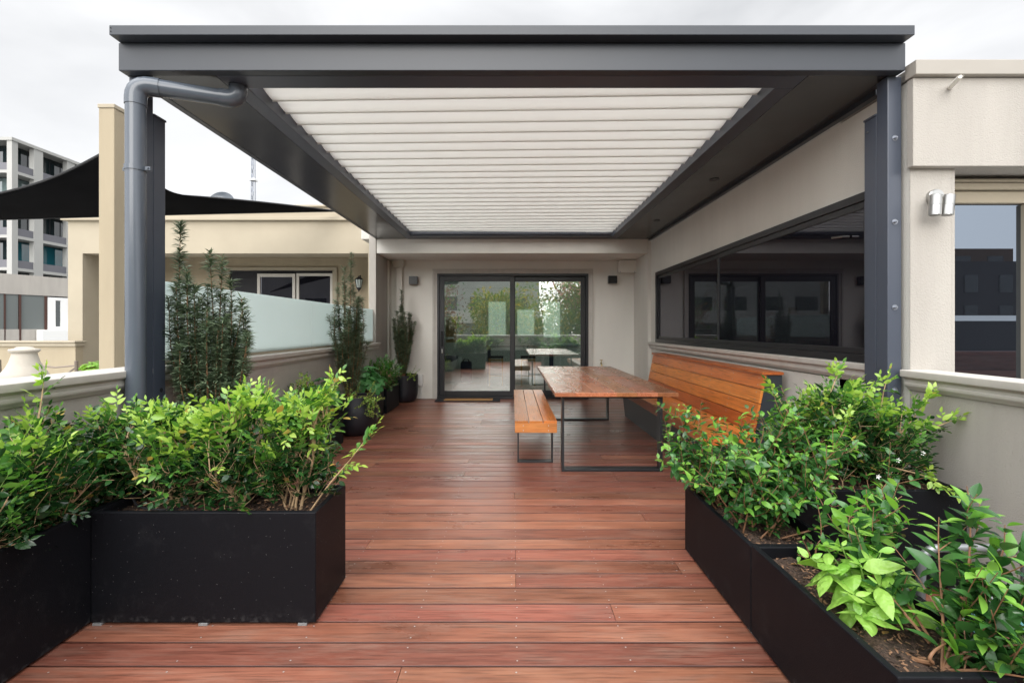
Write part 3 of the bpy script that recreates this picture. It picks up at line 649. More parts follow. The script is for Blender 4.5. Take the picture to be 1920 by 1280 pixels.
def planter(x0, x1, y0, y1, h, label, group, soil=None, feet=True, seed=1, th=.026):
    o = thing('planter', label, 'planter', ((x0+x1)/2, (y0+y1)/2, 0), group)
    b = MB(); zb = .012
    vs = []
    for (a, c) in ((0, zb), (0, h), (th, h), (th+.002, h-.12)):
        vs += [(x0+a, y0+a, c), (x1-a, y0+a, c), (x1-a, y1-a, c), (x0+a, y1-a, c)]
    fs = [(0, 3, 2, 1)]
    for k in range(3):
        for i in range(4): fs.append((k*4+i, k*4+(i+1) % 4, (k+1)*4+(i+1) % 4, (k+1)*4+i))
    b.add(vs, fs)
    b.build('box', M['planter'], o, bevel=.005)
    if feet:
        for xx in (x0+.03, (x0+x1)/2, x1-.06):
            for yy in (y0-.003, y1-.05): MB().box(xx-.02, xx+.02, yy, yy+.05, 0.0012, .011).build('foot', M['foot'], o)
    s = soil if soil else h-.05
    soil_mesh(x0+th, x1-th, y0+th, y1-th, s, seed).build('soil', [M['soil'], M['bark']], o)
    return o
G1 = 'black rectangular planters'
planter(-1.914, -.892, 2.108, 2.49, .514, 'tall black planter box facing the camera at left, holding bright green shrubs', G1, .47, seed=1)
planter(-2.305, -1.919, 1.47, 2.49, .514, 'tall black planter along the left wall at the left picture edge', G1, .46, seed=2)
planter(1.05, 1.45, 2.042, 2.82, .392, 'low black planter at the right holding the leafy shrub in front of the table', G1, .33, seed=3)
planter(1.05, 1.45, 1.262, 2.038, .400, 'low black planter in the bottom right corner holding basil', G1, .345, seed=4)
planter(1.47, 2.346, 2.39, 2.78, .514, 'tall black planter against the right wall below the pergola post', G1, .47, seed=5)
planter(-2.31, -1.976, 4.64, 5.44, .406, 'black planter along the left wall just before the round bellied pot', G1, .36, seed=6)
planter(-2.31, -1.985, 6.38, 7.18, .385, 'black planter with lobed leaf plant just beyond the round bellied pot', G1, .34, seed=7)
planter(-2.31, -1.964, 7.27, 8.07, .400, 'black planter with fine light green bush next to the farthest round pot', G1, .36, seed=8)
def pot(x, y, prof, label, soilz, rs):
    o = thing('round_pot', label, 'pot', (x, y, 0), 'round black pots')
    MB().lathe(prof, (x, y, 0), 56).build('pot_body', M['pot'], o, smooth=True)
    MB().lathe([(rs, soilz), (rs*.5, soilz+.012), (0, soilz+.015)], (x, y, 0), 24).build('soil', M['soil'], o)
belly = [(.13, .0), (.18, .02), (.235, .09), (.268, .18), (.275, .26), (.268, .34), (.255, .42), (.250, .485), (.243, .492), (.232, .488), (.228, .44), (.235, .40)]
ush = [(.14, .0), (.19, .02), (.225, .07), (.243, .14), (.25, .22), (.252, .40), (.252, .495), (.246, .50), (.232, .498), (.230, .44)]
pot(-1.99, 5.92, belly, 'round bellied black pot with trailing plant halfway along the left wall', .46, .23)
pot(-1.98, 8.52, ush, 'straight sided black pot in the back left corner', .45, .23)
pot(-2.02, 3.12, belly, 'round black pot behind the shrubs near the left pergola post', .46, .23)

# ---------------------------------------------------------------- foliage generators
PROF = {
 'ovate': lambda t: np.sin(np.pi*np.clip(t, 0, 1)**.82)**.85,
 'needle': lambda t: np.clip(np.minimum(t*5+.3, (1-t)*2.2+.06), 0, 1),
 'round': lambda t: np.sin(np.pi*t**.9)**.6,
}
def leaves(name, P, D, Nn, L, W, mats, midx, parent=None, K=5, curl=.18, fold=.22, shape='ovate', kind=None, wave=0):
    P = np.asarray(P, float); D = np.asarray(D, float); Nn = np.asarray(Nn, float); L = np.asarray(L, float); W = np.asarray(W, float)
    n = len(P); D /= np.linalg.norm(D, axis=1, keepdims=True)+1e-9
    Bv = np.cross(D, Nn); Bv /= np.linalg.norm(Bv, axis=1, keepdims=True)+1e-9; Nn = np.cross(Bv, D)
    t = np.linspace(0, 1, K); wp = PROF[shape](t); wp[0] = max(.04, wp[0]*.3); wp[-1] = .03
    cu = rng.uniform(.3, 1.6, n)*curl
    C = P[:, None]+D[:, None]*(L[:, None]*t)[..., None]-Nn[:, None]*(cu[:, None]*L[:, None]*(t**2))[..., None]
    hw = (W[:, None]/2*wp)[..., None]
    fo = fold*rng.uniform(.4, 1.6, n)[:, None, None]
    wv = (wave*np.sin(t*11)[None]*W[:, None])[..., None] if wave else 0
    Lf = C+Bv[:, None]*hw+Nn[:, None]*(hw*fo+wv); Rt = C-Bv[:, None]*hw+Nn[:, None]*(hw*fo-wv)
    V = np.stack([Lf, C, Rt], 2).reshape(-1, 3)
    base = np.arange(n)[:, None]*(K*3)
    q = []
    for k in range(K-1):
        a = k*3; q.append([a, a+1, a+4, a+3]); q.append([a+1, a+2, a+5, a+4])
    q = np.array(q); Fc = (base[:, :, None]+q[None]).reshape(-1)
    me = bpy.data.meshes.new(name); nf = n*len(q)
    me.vertices.add(len(V)); me.vertices.foreach_set('co', V.astype(np.float32).ravel())
    me.loops.add(nf*4); me.loops.foreach_set('vertex_index', Fc.astype(np.int32))
    me.polygons.add(nf); me.polygons.foreach_set('loop_start', np.arange(0, nf*4, 4, dtype=np.int32))
    me.polygons.foreach_set('loop_total', np.full(nf, 4, np.int32))
    for m_ in mats: me.materials.append(m_)
    me.polygons.foreach_set('material_index', np.repeat(np.asarray(midx, np.int32), len(q)))
    me.polygons.foreach_set('use_smooth', np.ones(nf, bool))
    me.update(calc_edges=True); me.validate()
    return link(me, name, parent, True)
def unit(v):
    v = np.asarray(v, float); return v/(np.linalg.norm(v)+1e-9)
def catmull(pts, n=5):
    pts = [np.array(p, float) for p in pts]; pts = [2*pts[0]-pts[1]]+pts+[2*pts[-1]-pts[-2]]; o = []
    for i in range(1, len(pts)-2):
        for k in range(n):
            t = k/n; p0, p1, p2, p3 = pts[i-1:i+3]
            o.append(.5*((2*p1)+(-p0+p2)*t+(2*p0-5*p1+4*p2-p3)*t*t+(-p0+3*p1-3*p2+p3)*t**3))
    o.append(pts[-2]); return o
UP = np.array([0, 0, 1.])
def murraya(label, base, clumps, nsp, seed, young=.5, size=1., group='glossy hedge shrubs in the planters', extra=(), dens_old=True, name='shrub', cat='shrub', mats=None, stemmat='stem', leaflets=(5, 8), dens=1.35):
    """clumps: (centre, radii). Sprigs of alternate leaflets filling them, fed by woody stems from base points"""
    r = np.random.default_rng(seed)
    T_ = thing(name, label, cat, tuple(np.mean(base, 0)), group)
    P, D, Nn, L, W, mi = [], [], [], [], [], []; st = MB()
    vol = np.array([c[1][0]*c[1][1]*c[1][2] for c in clumps])**.75; vol /= vol.sum()
    mains = []
    for ci, (c, rad) in enumerate(clumps):
        c = np.array(c); rad = np.array(rad)
        for k in range(3):
            b_ = np.array(base[r.integers(len(base))]) if len(base) > len(clumps)+1 else np.array(min(base, key=lambda q: np.linalg.norm(np.array(q)[:2]-c[:2])))
            b_ = b_+np.array([r.normal(0, .012), r.normal(0, .012), -.02])
            e = c+rad*r.normal(0, .42, 3)+UP*rad[2]*.35
            m_ = b_*.5+e*.5+r.normal(0, .03, 3)+UP*.02
            pth = catmull([b_, b_*.75+m_*.25+r.normal(0, .012, 3), m_, e], 4); mains.append(pth)
            st.tube(pth, list(np.linspace(.0075, .002, len(pth))*size), 6)
    allp = np.array([p for q in mains for p in q[3:]])
    zmin = min(c[0][2]-c[1][2] for c in clumps); zmax = max(c[0][2]+c[1][2] for c in clumps)
    def sprig(p, dr, yg):
        dr = unit(dr); nl = int(r.integers(*leaflets)); rl = .013*nl*size*r.uniform(.8, 1.2)
        side = unit(np.cross(dr, UP)+r.normal(0, .3, 3)); nn = unit(np.cross(side, dr)); 
        if nn[2] < 0: nn = -nn; side = -side
        st.tube([p, p+dr*rl*.5, p+dr*rl], [.0013, .001, .0007], 3, 1 if yg else 0, cap=False)
        m_ = 2 if yg > .6 else (1 if yg > .25 else 0)
        for k in range(nl):
            s = k/(nl-1); sg = 1 if k % 2 else -1
            if k == nl-1: d_ = dr+r.normal(0, .15, 3)
            else: d_ = dr*(.45+.4*s)+side*sg*.9+nn*r.uniform(-.15, .25)+r.normal(0, .12, 3)
            ll = (.029+.019*math.sin(math.pi*min(1, s+.25)))*size*r.uniform(.7, 1.25)
            P.append(p+dr*rl*(.12+.88*s)); D.append(d_); Nn.append(nn+r.normal(0, .22, 3)); L.append(ll); W.append(ll*r.uniform(.42, .56)); mi.append(m_ if r.random() < .8 else max(0, m_-1))
    for _ in range(int(nsp*dens)):
        ci = r.choice(len(clumps), p=vol); c, rad = clumps[ci]; c = np.array(c); rad = np.array(rad)
        v = unit(r.normal(0, 1, 3)); q = r.random()**.5
        p = c+v*rad*q*(1+.22*math.sin(7*v[0]+3*v[2]+ci)+r.normal(0, .06))
        out_ = v*.8*q+UP*.55+r.normal(0, .35, 3)
        hgt = (p[2]-zmin)/(zmax-zmin)
        yv = (hgt*.9+q*.35*(v[2]+.4)-.75)+young+.35*math.sin(9*p[0]+2*ci)*math.cos(8*p[1]+5*p[2])+r.normal(0, .22)
        yg = max(0, min(1, yv))
        sprig(p, out_, yg)
        if r.random() < .5:
            k = np.argmin(np.linalg.norm(allp-(p-UP*.10), axis=1)); a = allp[k]
            st.tube([a, (a+p)/2+r.normal(0, .012, 3), p], [.0026, .0018, .0011], 3, 0, cap=False)
    if group.startswith('glossy'):
        bx = np.mean(np.array(base), 0)
        for _ in range(int(nsp*.38)):
            c, rad = clumps[r.choice(len(clumps), p=vol)]
            p = np.array([c[0]+rad[0]*r.uniform(-.95, .95), c[1]+rad[1]*r.uniform(-.6, .9), bx[2]+r.uniform(.05, .22)])
            v = unit(p-np.array([c[0], c[1], bx[2]])); sprig(p, v*.7+UP*.25+r.normal(0, .4, 3), 0 if r.random() < .8 else .4)
    for (pts, n_) in extra:             # leggy shoots that stand clear of the mass
        pth = catmull(pts, 5); st.tube(pth, list(np.linspace(.0045, .0015, len(pth))), 5)
        for k in range(n_):
            s = .35+.65*(k+1)/n_; i = min(len(pth)-2, int(s*(len(pth)-1))); tdir = unit(pth[i+1]-pth[i])
            sprig(pth[i], tdir*.6+r.normal(0, .55, 3)+UP*.2, .3+.6*s+r.normal(0, .15))
        sprig(pth[-1], pth[-1]-pth[-2], .9)
    ml = mats or [M['leaf_old'], M['leaf_mid'], M['leaf_young'], M['leaf_dry']]
    if not mats: mi = [3 if r.random() < .012 else q for q in mi]
    leaves('foliage', P, D, Nn, L, W, ml, mi, T_, K=5)
    st.build('stems', [M[stemmat], M['stem_green']], T_, smooth=True)
    return T_

# left front planter: three bushes
murraya('bushy shrub with pale stems at the left end of the front planter', [(-1.62, 2.28, .47), (-1.68, 2.32, .47)],
        [((-1.68, 2.29, .75), (.22, .19, .18)), ((-1.60, 2.28, .62), (.24, .17, .12)), ((-1.74, 2.34, .84), (.12, .12, .10))], 260, 11, young=.42)
murraya('tallest bright green shrub in the middle of the front planter', [(-1.34, 2.26, .47), (-1.40, 2.34, .47)],
        [((-1.38, 2.30, .78), (.23, .19, .20)), ((-1.34, 2.26, .64), (.24, .17, .14)), ((-1.30, 2.32, .92), (.14, .12, .10))], 310, 12, young=.50)
murraya('light green shrub with bare pale stems at the right end of the front planter', [(-.98, 2.2, .47), (-1.04, 2.26, .47), (-1.10, 2.3, .47)],
        [((-1.06, 2.30, .80), (.17, .17, .18)), ((-.98, 2.28, .92), (.12, .12, .11)), ((-1.12, 2.26, .66), (.15, .14, .13))], 240, 13, young=.52,
        extra=[([(-.97, 2.22, .47), (-.88, 2.24, .60), (-.78, 2.26, .72), (-.70, 2.28, .83)], 8), ([(-1.0, 2.3, .8), (-.94, 2.3, .98), (-.88, 2.32, 1.09)], 5)])
# left long planter
murraya('dark green shrub with bright tips in the left wall planter at the picture edge', [(-2.10, 1.72, .46), (-2.14, 1.9, .46)],
        [((-2.10, 1.74, .64), (.19, .20, .17)), ((-2.14, 1.90, .72), (.16, .16, .14)), ((-2.02, 1.66, .57), (.15, .18, .12))], 300, 14, young=.30)
murraya('tall dark shrub rising beside the moulded wall cap at left', [(-2.10, 2.05, .46), (-2.08, 2.12, .46)],
        [((-2.12, 2.06, .70), (.18, .15, .20)), ((-2.15, 2.12, .86), (.09, .08, .09)), ((-2.04, 2.0, .64), (.16, .14, .16))], 240, 15, young=.25,
        extra=[([(-2.15, 2.1, .9), (-2.17, 2.14, 1.02), (-2.18, 2.16, 1.10)], 4)])
murraya('dark green shrub beside the drainpipe at the far end of the left planter', [(-2.06, 2.36, .46), (-2.1, 2.3, .46)],
        [((-2.06, 2.36, .72), (.20, .13, .20)), ((-1.98, 2.38, .86), (.12, .09, .09)), ((-2.04, 2.30, .64), (.17, .14, .14))], 240, 16, young=.25)
# right rear planter C
murraya('dense shrub with lime green top in the right rear planter before the wall', [(1.70, 2.58, .47), (1.78, 2.62, .47)],
        [((1.74, 2.60, .74), (.24, .17, .20)), ((1.80, 2.60, .90), (.18, .13, .11)), ((1.62, 2.64, .70), (.15, .13, .15))], 340, 17, young=.44,
        extra=[([(1.6, 2.6, .8), (1.52, 2.62, .93), (1.48, 2.62, 1.0)], 4), ([(1.76, 2.6, .9), (1.80, 2.6, 1.03), (1.83, 2.6, 1.10)], 5)])
murraya('dark shrub with white flowers at the wall end of the right rear planter', [(2.10, 2.56, .47), (2.05, 2.6, .47)],
        [((2.06, 2.60, .68), (.22, .16, .17)), ((2.02, 2.62, .82), (.13, .11, .10))], 260, 18, young=.18,
        extra=[([(2.1, 2.58, .7), (2.22, 2.56, .86), (2.28, 2.54, .98)], 9), ([(2.1, 2.58, .7), (2.24, 2.5, .80), (2.33, 2.46, .86)], 8), ([(2.05, 2.6, .8), (2.08, 2.6, .98), (2.10, 2.6, 1.06)], 5), ([(2.05, 2.5, .6), (2.15, 2.42, .58), (2.2, 2.36, .54)], 6)])

_fs = [o for o in bpy.data.objects if o.get('label', '').startswith('dark shrub with white flowers')][0]
_r = np.random.default_rng(3)
for k, (x, y, z) in enumerate(((1.96, 2.40, .62), (2.02, 2.43, .66), (1.90, 2.41, .58), (2.14, 2.42, .70), (1.98, 2.42, .54))):
    fm = MB()
    for j in range(5):
        a = 2*math.pi*j/5; d1 = Vector((math.cos(a), -.35, math.sin(a))).normalized(); d2 = Vector((-math.sin(a), 0, math.cos(a)))
        c = Vector((x, y, z)); fm.add([c, c+d1*.008+d2*.004, c+d1*.016, c+d1*.008-d2*.004], [(0, 1, 2, 3)])
    fm.build('flower', M['petal'], _fs)

# ---- jasmine-like canes with opposite leaves
def canes(label, paths, seed, leaf=.058, sp=.03, group=None, mats=None, rad=.0045, shoots=.35, young=.3, hang=0, tw=.56, name='shrub', cat='shrub', K=6):
    r = np.random.default_rng(seed); T_ = thing(name, label, cat, tuple(paths[0][0]), group)
    P, D, Nn, L, W, mi = [], [], [], [], [], []; st = MB()
    def run(pth, r0, lf, start, yb):
        st.tube(pth, list(np.linspace(r0, .0012, len(pth))), 6 if r0 > .003 else 4)
        seg = [np.linalg.norm(pth[i+1]-pth[i]) for i in range(len(pth)-1)]; tot = sum(seg); s = start*tot; ang = r.uniform(0, 6.28)
        while s < tot:
            acc = 0
            for i, g in enumerate(seg):
                if acc+g >= s: break
                acc += g
            f = (s-acc)/max(g, 1e-6); p = pth[i]*(1-f)+pth[i+1]*f; td = unit(pth[i+1]-pth[i])
            a1 = unit(np.cross(td, UP+r.normal(0, .1, 3))); a2 = unit(np.cross(a1, td)); ang += 1.57+r.normal(0, .3)
            fr_ = s/tot
            for sg in (1, -1):
                if r.random() < .12: continue
                sd_ = (a1*math.cos(ang)+a2*math.sin(ang))*sg
                d_ = sd_+td*r.uniform(.25, .7)+UP*(r.uniform(-.15, .35)-hang)
                ll = lf*r.uniform(.7, 1.2)*(1-.45*max(0, fr_-.75)*4)
                P.append(p+sd_*r0); D.append(d_); Nn.append(UP*.9+r.normal(0, .35, 3)+td*.2); L.append(ll); W.append(ll*tw*r.uniform(.85, 1.15))
                mi.append(1 if r.random() < yb+.55*(fr_ > .8) else 0)
            if r.random() < shoots and r0 > .0028 and .2 < fr_ < .9:
                dd_ = unit(td*.7+(a1*math.cos(ang)+a2*math.sin(ang))+UP*r.uniform(0, .6)); l_ = r.uniform(.08, .22)
                pts = catmull([p, p+dd_*l_*.5+r.normal(0, .008, 3), p+dd_*l_+UP*.03], 4); run(pts, .0022, lf*.85, .15, yb+.1)
            s += sp*r.uniform(.75, 1.3)
    for q in paths: run(catmull(q, 6), rad, leaf, .12, young)
    leaves('foliage', P, D, Nn, L, W, mats or [M['jas_old'], M['jas_young']], mi, T_, K=K, curl=.25, fold=.28)
    st.build('stems', M['stem_brown'], T_, smooth=True)
    return T_
r = np.random.default_rng(5)
# box A: main spreading shrub
pa = []
for i in range(30):
    b_ = (1.25+r.normal(0, .06), 2.25+i*.018, .33)
    tgt = (1.26+r.uniform(-.34, .42), b_[1]+r.normal(0, .12), r.uniform(.52, .80))
    md = (b_[0]*.5+tgt[0]*.5+r.normal(0, .03), (b_[1]+tgt[1])/2, (b_[2]+tgt[2])/2+.06)
    pa.append([b_, md, tgt])
pa += [[(1.18, 2.62, .33), (1.05, 2.66, .50), (.93, 2.68, .62), (.86, 2.68, .70)],
       [(1.18, 2.62, .33), (1.08, 2.66, .58), (1.0, 2.68, .76), (.97, 2.7, .86), (.965, 2.7, .90)],
       [(1.15, 2.6, .33), (1.02, 2.62, .50), (.92, 2.62, .55), (.85, 2.62, .56)],
       [(1.18, 2.6, .33), (1.10, 2.62, .56), (1.06, 2.62, .74), (1.05, 2.6, .84)],
       [(1.3, 2.45, .33), (1.36, 2.45, .6), (1.40, 2.42, .82), (1.46, 2.42, .96)],
       [(1.3, 2.45, .33), (1.5, 2.35, .55), (1.62, 2.30, .80), (1.66, 2.3, .88)],
       [(1.3, 2.25, .33), (1.5, 2.2, .42), (1.68, 2.2, .52), (1.80, 2.22, .62), (1.82, 2.22, .70)],
       [(1.3, 2.3, .33), (1.45, 2.25, .60), (1.52, 2.22, .74), (1.58, 2.2, .78)],
       [(1.28, 2.4, .33), (1.25, 2.4, .60), (1.30, 2.4, .82), (1.27, 2.4, .92)]]
canes('spreading glossy oval leaved shrub with brown canes in the low right planter', pa, 21, leaf=.060, sp=.028, shoots=.46, young=.10)
# box B rear small plant, near climber, basil
canes('small leafy shrub between the basil and the spreading shrub', [[(1.28, 1.96, .34), (1.26, 1.98, .41), (1.24, 1.98, .45)], [(1.28, 1.96, .34), (1.30, 1.98, .42), (1.33, 1.98, .46)], [(1.28, 1.96, .34), (1.24, 1.95, .38), (1.20, 1.95, .40)]], 22, leaf=.038, sp=.026, shoots=.3)
near = [[(1.26, 1.36, .35), (1.30, 1.40, .46), (1.33, 1.44, .56), (1.36, 1.48, .66), (1.38, 1.5, .74)],
        [(1.26, 1.36, .35), (1.36, 1.40, .50), (1.42, 1.44, .66), (1.46, 1.48, .78), (1.47, 1.5, .84)],
        [(1.26, 1.36, .35), (1.34, 1.34, .44), (1.42, 1.33, .50), (1.5, 1.34, .56), (1.60, 1.4, .64)],
        [(1.26, 1.36, .35), (1.32, 1.32, .38), (1.38, 1.30, .42), (1.46, 1.28, .40)],
        [(1.26, 1.36, .35), (1.33, 1.33, .42), (1.38, 1.30, .46), (1.44, 1.28, .48)],
        [(1.32, 1.40, .44), (1.42, 1.40, .56), (1.50, 1.42, .66), (1.53, 1.44, .74)],
        [(1.26, 1.36, .35), (1.34, 1.28, .40), (1.42, 1.22, .42)],
        [(1.28, 1.42, .40), (1.34, 1.70, .52), (1.44, 1.84, .60), (1.58, 1.88, .67)],
        [(1.26, 1.40, .40), (1.26, 1.64, .50), (1.30, 1.78, .55), (1.42, 1.84, .60)],
        [(1.28, 1.36, .38), (1.38, 1.36, .46), (1.44, 1.38, .52), (1.50, 1.4, .5)]]
canes('large leaved climbing shrub with twisted brown stems in the bottom right corner', near, 23, leaf=.080, sp=.027, shoots=.42, rad=.0045, young=.12, tw=.44, K=7)
tag(MB().tube([Vector(p) for p in catmull([(1.22, 1.44, .34), (1.215, 1.40, .352), (1.23, 1.36, .37), (1.215, 1.35, .39), (1.235, 1.355, .41), (1.28, 1.37, .42)], 6)], [.0085-.0002*k for k in range(31)], 7).build('twisted_branch', M['stem_brown'], bpy.data.objects['shrub.'+'%03d' % (len([o for o in bpy.data.objects if o.name.startswith('shrub')])-1)], smooth=True))
def basil():
    r = np.random.default_rng(31); T_ = thing('basil_plant', 'bright green basil plant with large cupped leaves leaning over the planter rim', 'basil', (1.26, 1.66, .35))
    P, D, Nn, L, W = [], [], [], [], []; st = MB()
    tops = [(1.10, 1.62, .50), (1.18, 1.66, .57), (1.27, 1.70, .62), (1.30, 1.58, .52), (1.14, 1.55, .46), (1.22, 1.54, .50), (1.08, 1.68, .52), (1.25, 1.50, .44), (1.13, 1.50, .42), (1.20, 1.60, .54), (1.32, 1.66, .55), (1.16, 1.72, .54)]
    for tpt in tops:
        b_ = np.array([1.25+r.normal(0, .01), 1.64+r.normal(0, .01), .345]); tpt = np.array(tpt)
        pth = catmull([b_, (b_+tpt)/2+np.array([0, 0, .02]), tpt], 5); st.tube(pth, list(np.linspace(.005, .002, len(pth))), 7)
        a0 = r.uniform(0, 6.3)
        for lv, s in enumerate((.5, .75, .93, 1.0)):
            p = pth[int(s*(len(pth)-1))]; sz = (.092, .104, .080, .036)[lv]; up_ = (-.15, .15, .45, 1.1)[lv]
            for sg in (0, 1):
                sz2 = sz*r.uniform(.7, 1.2)
                a = a0+lv*1.57+sg*3.14+r.normal(0, .35); d_ = np.array([math.cos(a), math.sin(a), up_+r.normal(0, .22)])
                P.append(p+np.array([math.cos(a), math.sin(a), 0])*.006); D.append(d_); Nn.append(np.array([-.3*math.cos(a), -.3*math.sin(a), 1])+r.normal(0, .45, 3)); L.append(sz2); W.append(sz2*r.uniform(.50, .64))
    leaves('foliage', P, D, Nn, L, W, [M['basil']], [0]*len(P), T_, K=12, curl=.62, fold=-.40, shape='ovate', wave=.02)
    st.build('stems', M['stem_green'], T_, smooth=True)
basil()

# ---- plum yew columns: upright stems clothed with needles
def yew(label, x, y, z0, z1, wid, nst, seed, nlen=.042, per=105, nw=.007, lead=()):
    r = np.random.default_rng(seed); T_ = thing('yew_shrub', label, 'yew', (x, y, z0), 'upright yews along the left wall')
    P, D, Nn, L, W = [], [], [], [], []; st = MB(); H_ = z1-z0
    stems = []
    for i in range(nst):
        a = r.uniform(0, 6.28); rr = wid*math.sqrt((i+.5)/nst)
        hh = H_*(1.0 if i == 0 else (.90-.44*(rr/wid)*r.uniform(.5, 1.2)+r.normal(0, .08)))
        hh = max(.28*H_, min(hh, H_*(.9 if i else 1)))
        e = np.array([x+rr*math.cos(a), y+rr*math.sin(a)*.8, z0+hh])
        if i < len(lead): e = np.array([x+lead[i][0], y+.02*i, z0+H_*lead[i][1]]); hh = H_*lead[i][1]
        b_ = np.array([x+r.normal(0, .02), y+r.normal(0, .02), z0-.03])
        m1 = np.array([x+(e[0]-x)*.55, y+(e[1]-y)*.55, z0+hh*.30]); m2 = np.array([x+(e[0]-x)*.95, y+(e[1]-y)*.95, z0+hh*.65])
        stems.append((catmull([b_, m1, m2, e+np.array([r.normal(0, .02), 0, 0])], 6), .12 if i % 3 else .2))
        if i % 2:
            k = 8; p = np.array(stems[-1][0][k]); q = p+np.array([r.normal(0, .06), r.normal(0, .05), .28*H_*r.uniform(.7, 1.2)])
            stems.append((catmull([p, (p+q)/2+r.normal(0, .015, 3), q], 6), .05))
    for pth, s0 in stems:
        st.tube(pth, list(np.linspace(.008 if s0 > .1 else .004, .0018, len(pth))), 5)
        tot = sum(np.linalg.norm(pth[i+1]-pth[i]) for i in range(len(pth)-1)); n = int(tot*per*1.6)
        ph = r.uniform(0, 6)
        for k in range(n):
            s = s0+(1-s0)*(k+r.random())/n
            tuft = .55+.45*math.sin(s*tot*34+ph)
            if r.random() > .35+.65*tuft: continue
            f = s*(len(pth)-1); i = min(len(pth)-2, int(f)); p = pth[i]*(1-f+i)+pth[i+1]*(f-i); td = unit(pth[i+1]-pth[i])
            a = r.uniform(0, 6.28); sd_ = np.array([math.cos(a), math.sin(a), 0]); d_ = sd_*(1-.3*(s > .95))+td*r.uniform(.1, .9)
            ll = nlen*r.uniform(.65, 1.15)*(.7+.4*tuft)
            P.append(p); D.append(d_); Nn.append(UP+r.normal(0, .3, 3)); L.append(ll); W.append(nw)
    leaves('foliage', P, D, Nn, L, W, [M['yew']], [0]*len(P), T_, K=4, curl=.35, fold=.1, shape='needle')
    st.build('stems', M['stem_brown'], T_, smooth=True)
yew('largest dark yew with many upright stems beside the left pergola post', -2.02, 3.12, .46, 2.06, .25, 30, 41, nlen=.060, per=600, nw=.009, lead=((-.22, 1.0), (0, .88), (.03, .86), (.10, .76), (-.20, .82), (.17, .60), (-.12, .74)))
yew('middle yew rising from the round bellied pot', -2.06, 5.92, .46, 2.30, .22, 26, 42, nlen=.060, per=520, nw=.009)
yew('farthest narrow yew in the back left corner pot', -1.99, 8.52, .46, 2.04, .21, 24, 43, nlen=.055, per=520, nw=.010)
# extra tall leaders of the first yew are part of its own stems

# ---- lobed leaf plants
def lobed(label, c, rad, n, seed, matname, size=.13, group='lobed leaf plants'):
    r = np.random.default_rng(seed); T_ = thing('hydrangea_plant' if matname == 'hyd' else 'heuchera_plant', label, 'plant', tuple(c), group)
    mb_ = MB(); st = MB(); c = np.array(c); rad = np.array(rad)
    for k in range(n):
        v = unit(r.normal(0, 1, 3)); v[2] = abs(v[2])*.9; p = c+v*rad*r.uniform(.6, 1.05)
        nrm_ = unit(v*.8+UP*.6+r.normal(0, .25, 3)); t1 = unit(np.cross(nrm_, r.normal(0, 1, 3))); t2 = np.cross(nrm_, t1); s = size*r.uniform(.6, 1.15)
        vs = [p]; nn = 30; a0 = r.uniform(0, 6.28)
        for j in range(nn):
            a = 2*math.pi*j/nn
            rr = .50*(.66+.30*abs(math.cos(2.5*a))**.7+.06*math.cos(15*a))
            if j == 15: rr *= .35
            rr *= s; vs.append(p+t1*rr*math.cos(a+a0)+t2*rr*math.sin(a+a0)+nrm_*(-.9*rr*rr/s+.04*s*abs(math.cos(2.5*a))))
        mb_.add(vs, [(0, 1+j, 1+(j+1) % nn) for j in range(nn)])
        st.tube([c-UP*rad[2]*.3+r.normal(0, .02, 3), (c+p)/2, p], [.004, .003, .002], 4, cap=False)
    mb_.build('foliage', M[matname], T_, smooth=True)
    st.build('stems', M['stem_brown'], T_)
    return T_
lobed('lobed green leaf plant between the round bellied pot and the fine bush', (-2.12, 6.70, .50), (.26, .40, .36), 75, 51, 'hyd', .18)
lobed('lobed green leaf plant with thin stakes in front of the round bellied pot', (-2.14, 5.18, .50), (.24, .32, .34), 55, 52, 'hyd', .17)
lobed('dark bronze leaved plant beside the staked lobed plant', (-2.17, 4.80, .46), (.16, .22, .26), 42, 53, 'bronze_leaf', .13, 'bronze leaf plants')
for k, (x, y, z) in enumerate(((-2.2, 4.95, .86), (-2.10, 5.32, .93))):
    tag(MB().tube([(x, y, .36), (x+.01, y, z)], .006, 6).build('plant_stake', M['oak']), ['shorter thin timber stake by the bronze leaved plant', 'taller thin timber stake in the lobed leaf plant'][k], 'stake', 'thin plant stakes')
murraya('fine light green bush in the planter before the corner pot', [(-2.1, 7.6, .37)], [((-2.08, 7.62, .60), (.25, .34, .24)), ((-2.0, 7.4, .52), (.18, .2, .14))], 330, 54, young=.22, size=.85, group='fine light green bushes',
        mats=[M['jas_old'], M['leaf_mid'], M['hyd']], leaflets=(6, 9))
murraya('small fine leaved bush in front of the bronze leaved plant', [(-2.12, 4.55, .37)], [((-2.12, 4.74, .62), (.16, .16, .22))], 110, 55, young=.35, size=.7, group='fine light green bushes')
canes('trailing light green creeper hanging over the bellied pot rim', [[(-1.86, 5.80, .47), (-1.77, 5.74, .50), (-1.72, 5.70, .44), (-1.705, 5.68, .33), (-1.70, 5.68, .24)], [(-1.88, 5.78, .47), (-1.80, 5.71, .50), (-1.765, 5.68, .42), (-1.76, 5.67, .34)], [(-1.84, 5.82, .47), (-1.76, 5.80, .50), (-1.71, 5.80, .43), (-1.705, 5.80, .36)], [(-2.12, 5.76, .47), (-2.02, 5.72, .48), (-1.92, 5.72, .49)]], 56, leaf=.022, sp=.010, shoots=.5, mats=[M['leaf_mid'], M['leaf_young']], rad=.0029, name='creeper', cat='creeper', young=.5, K=4)
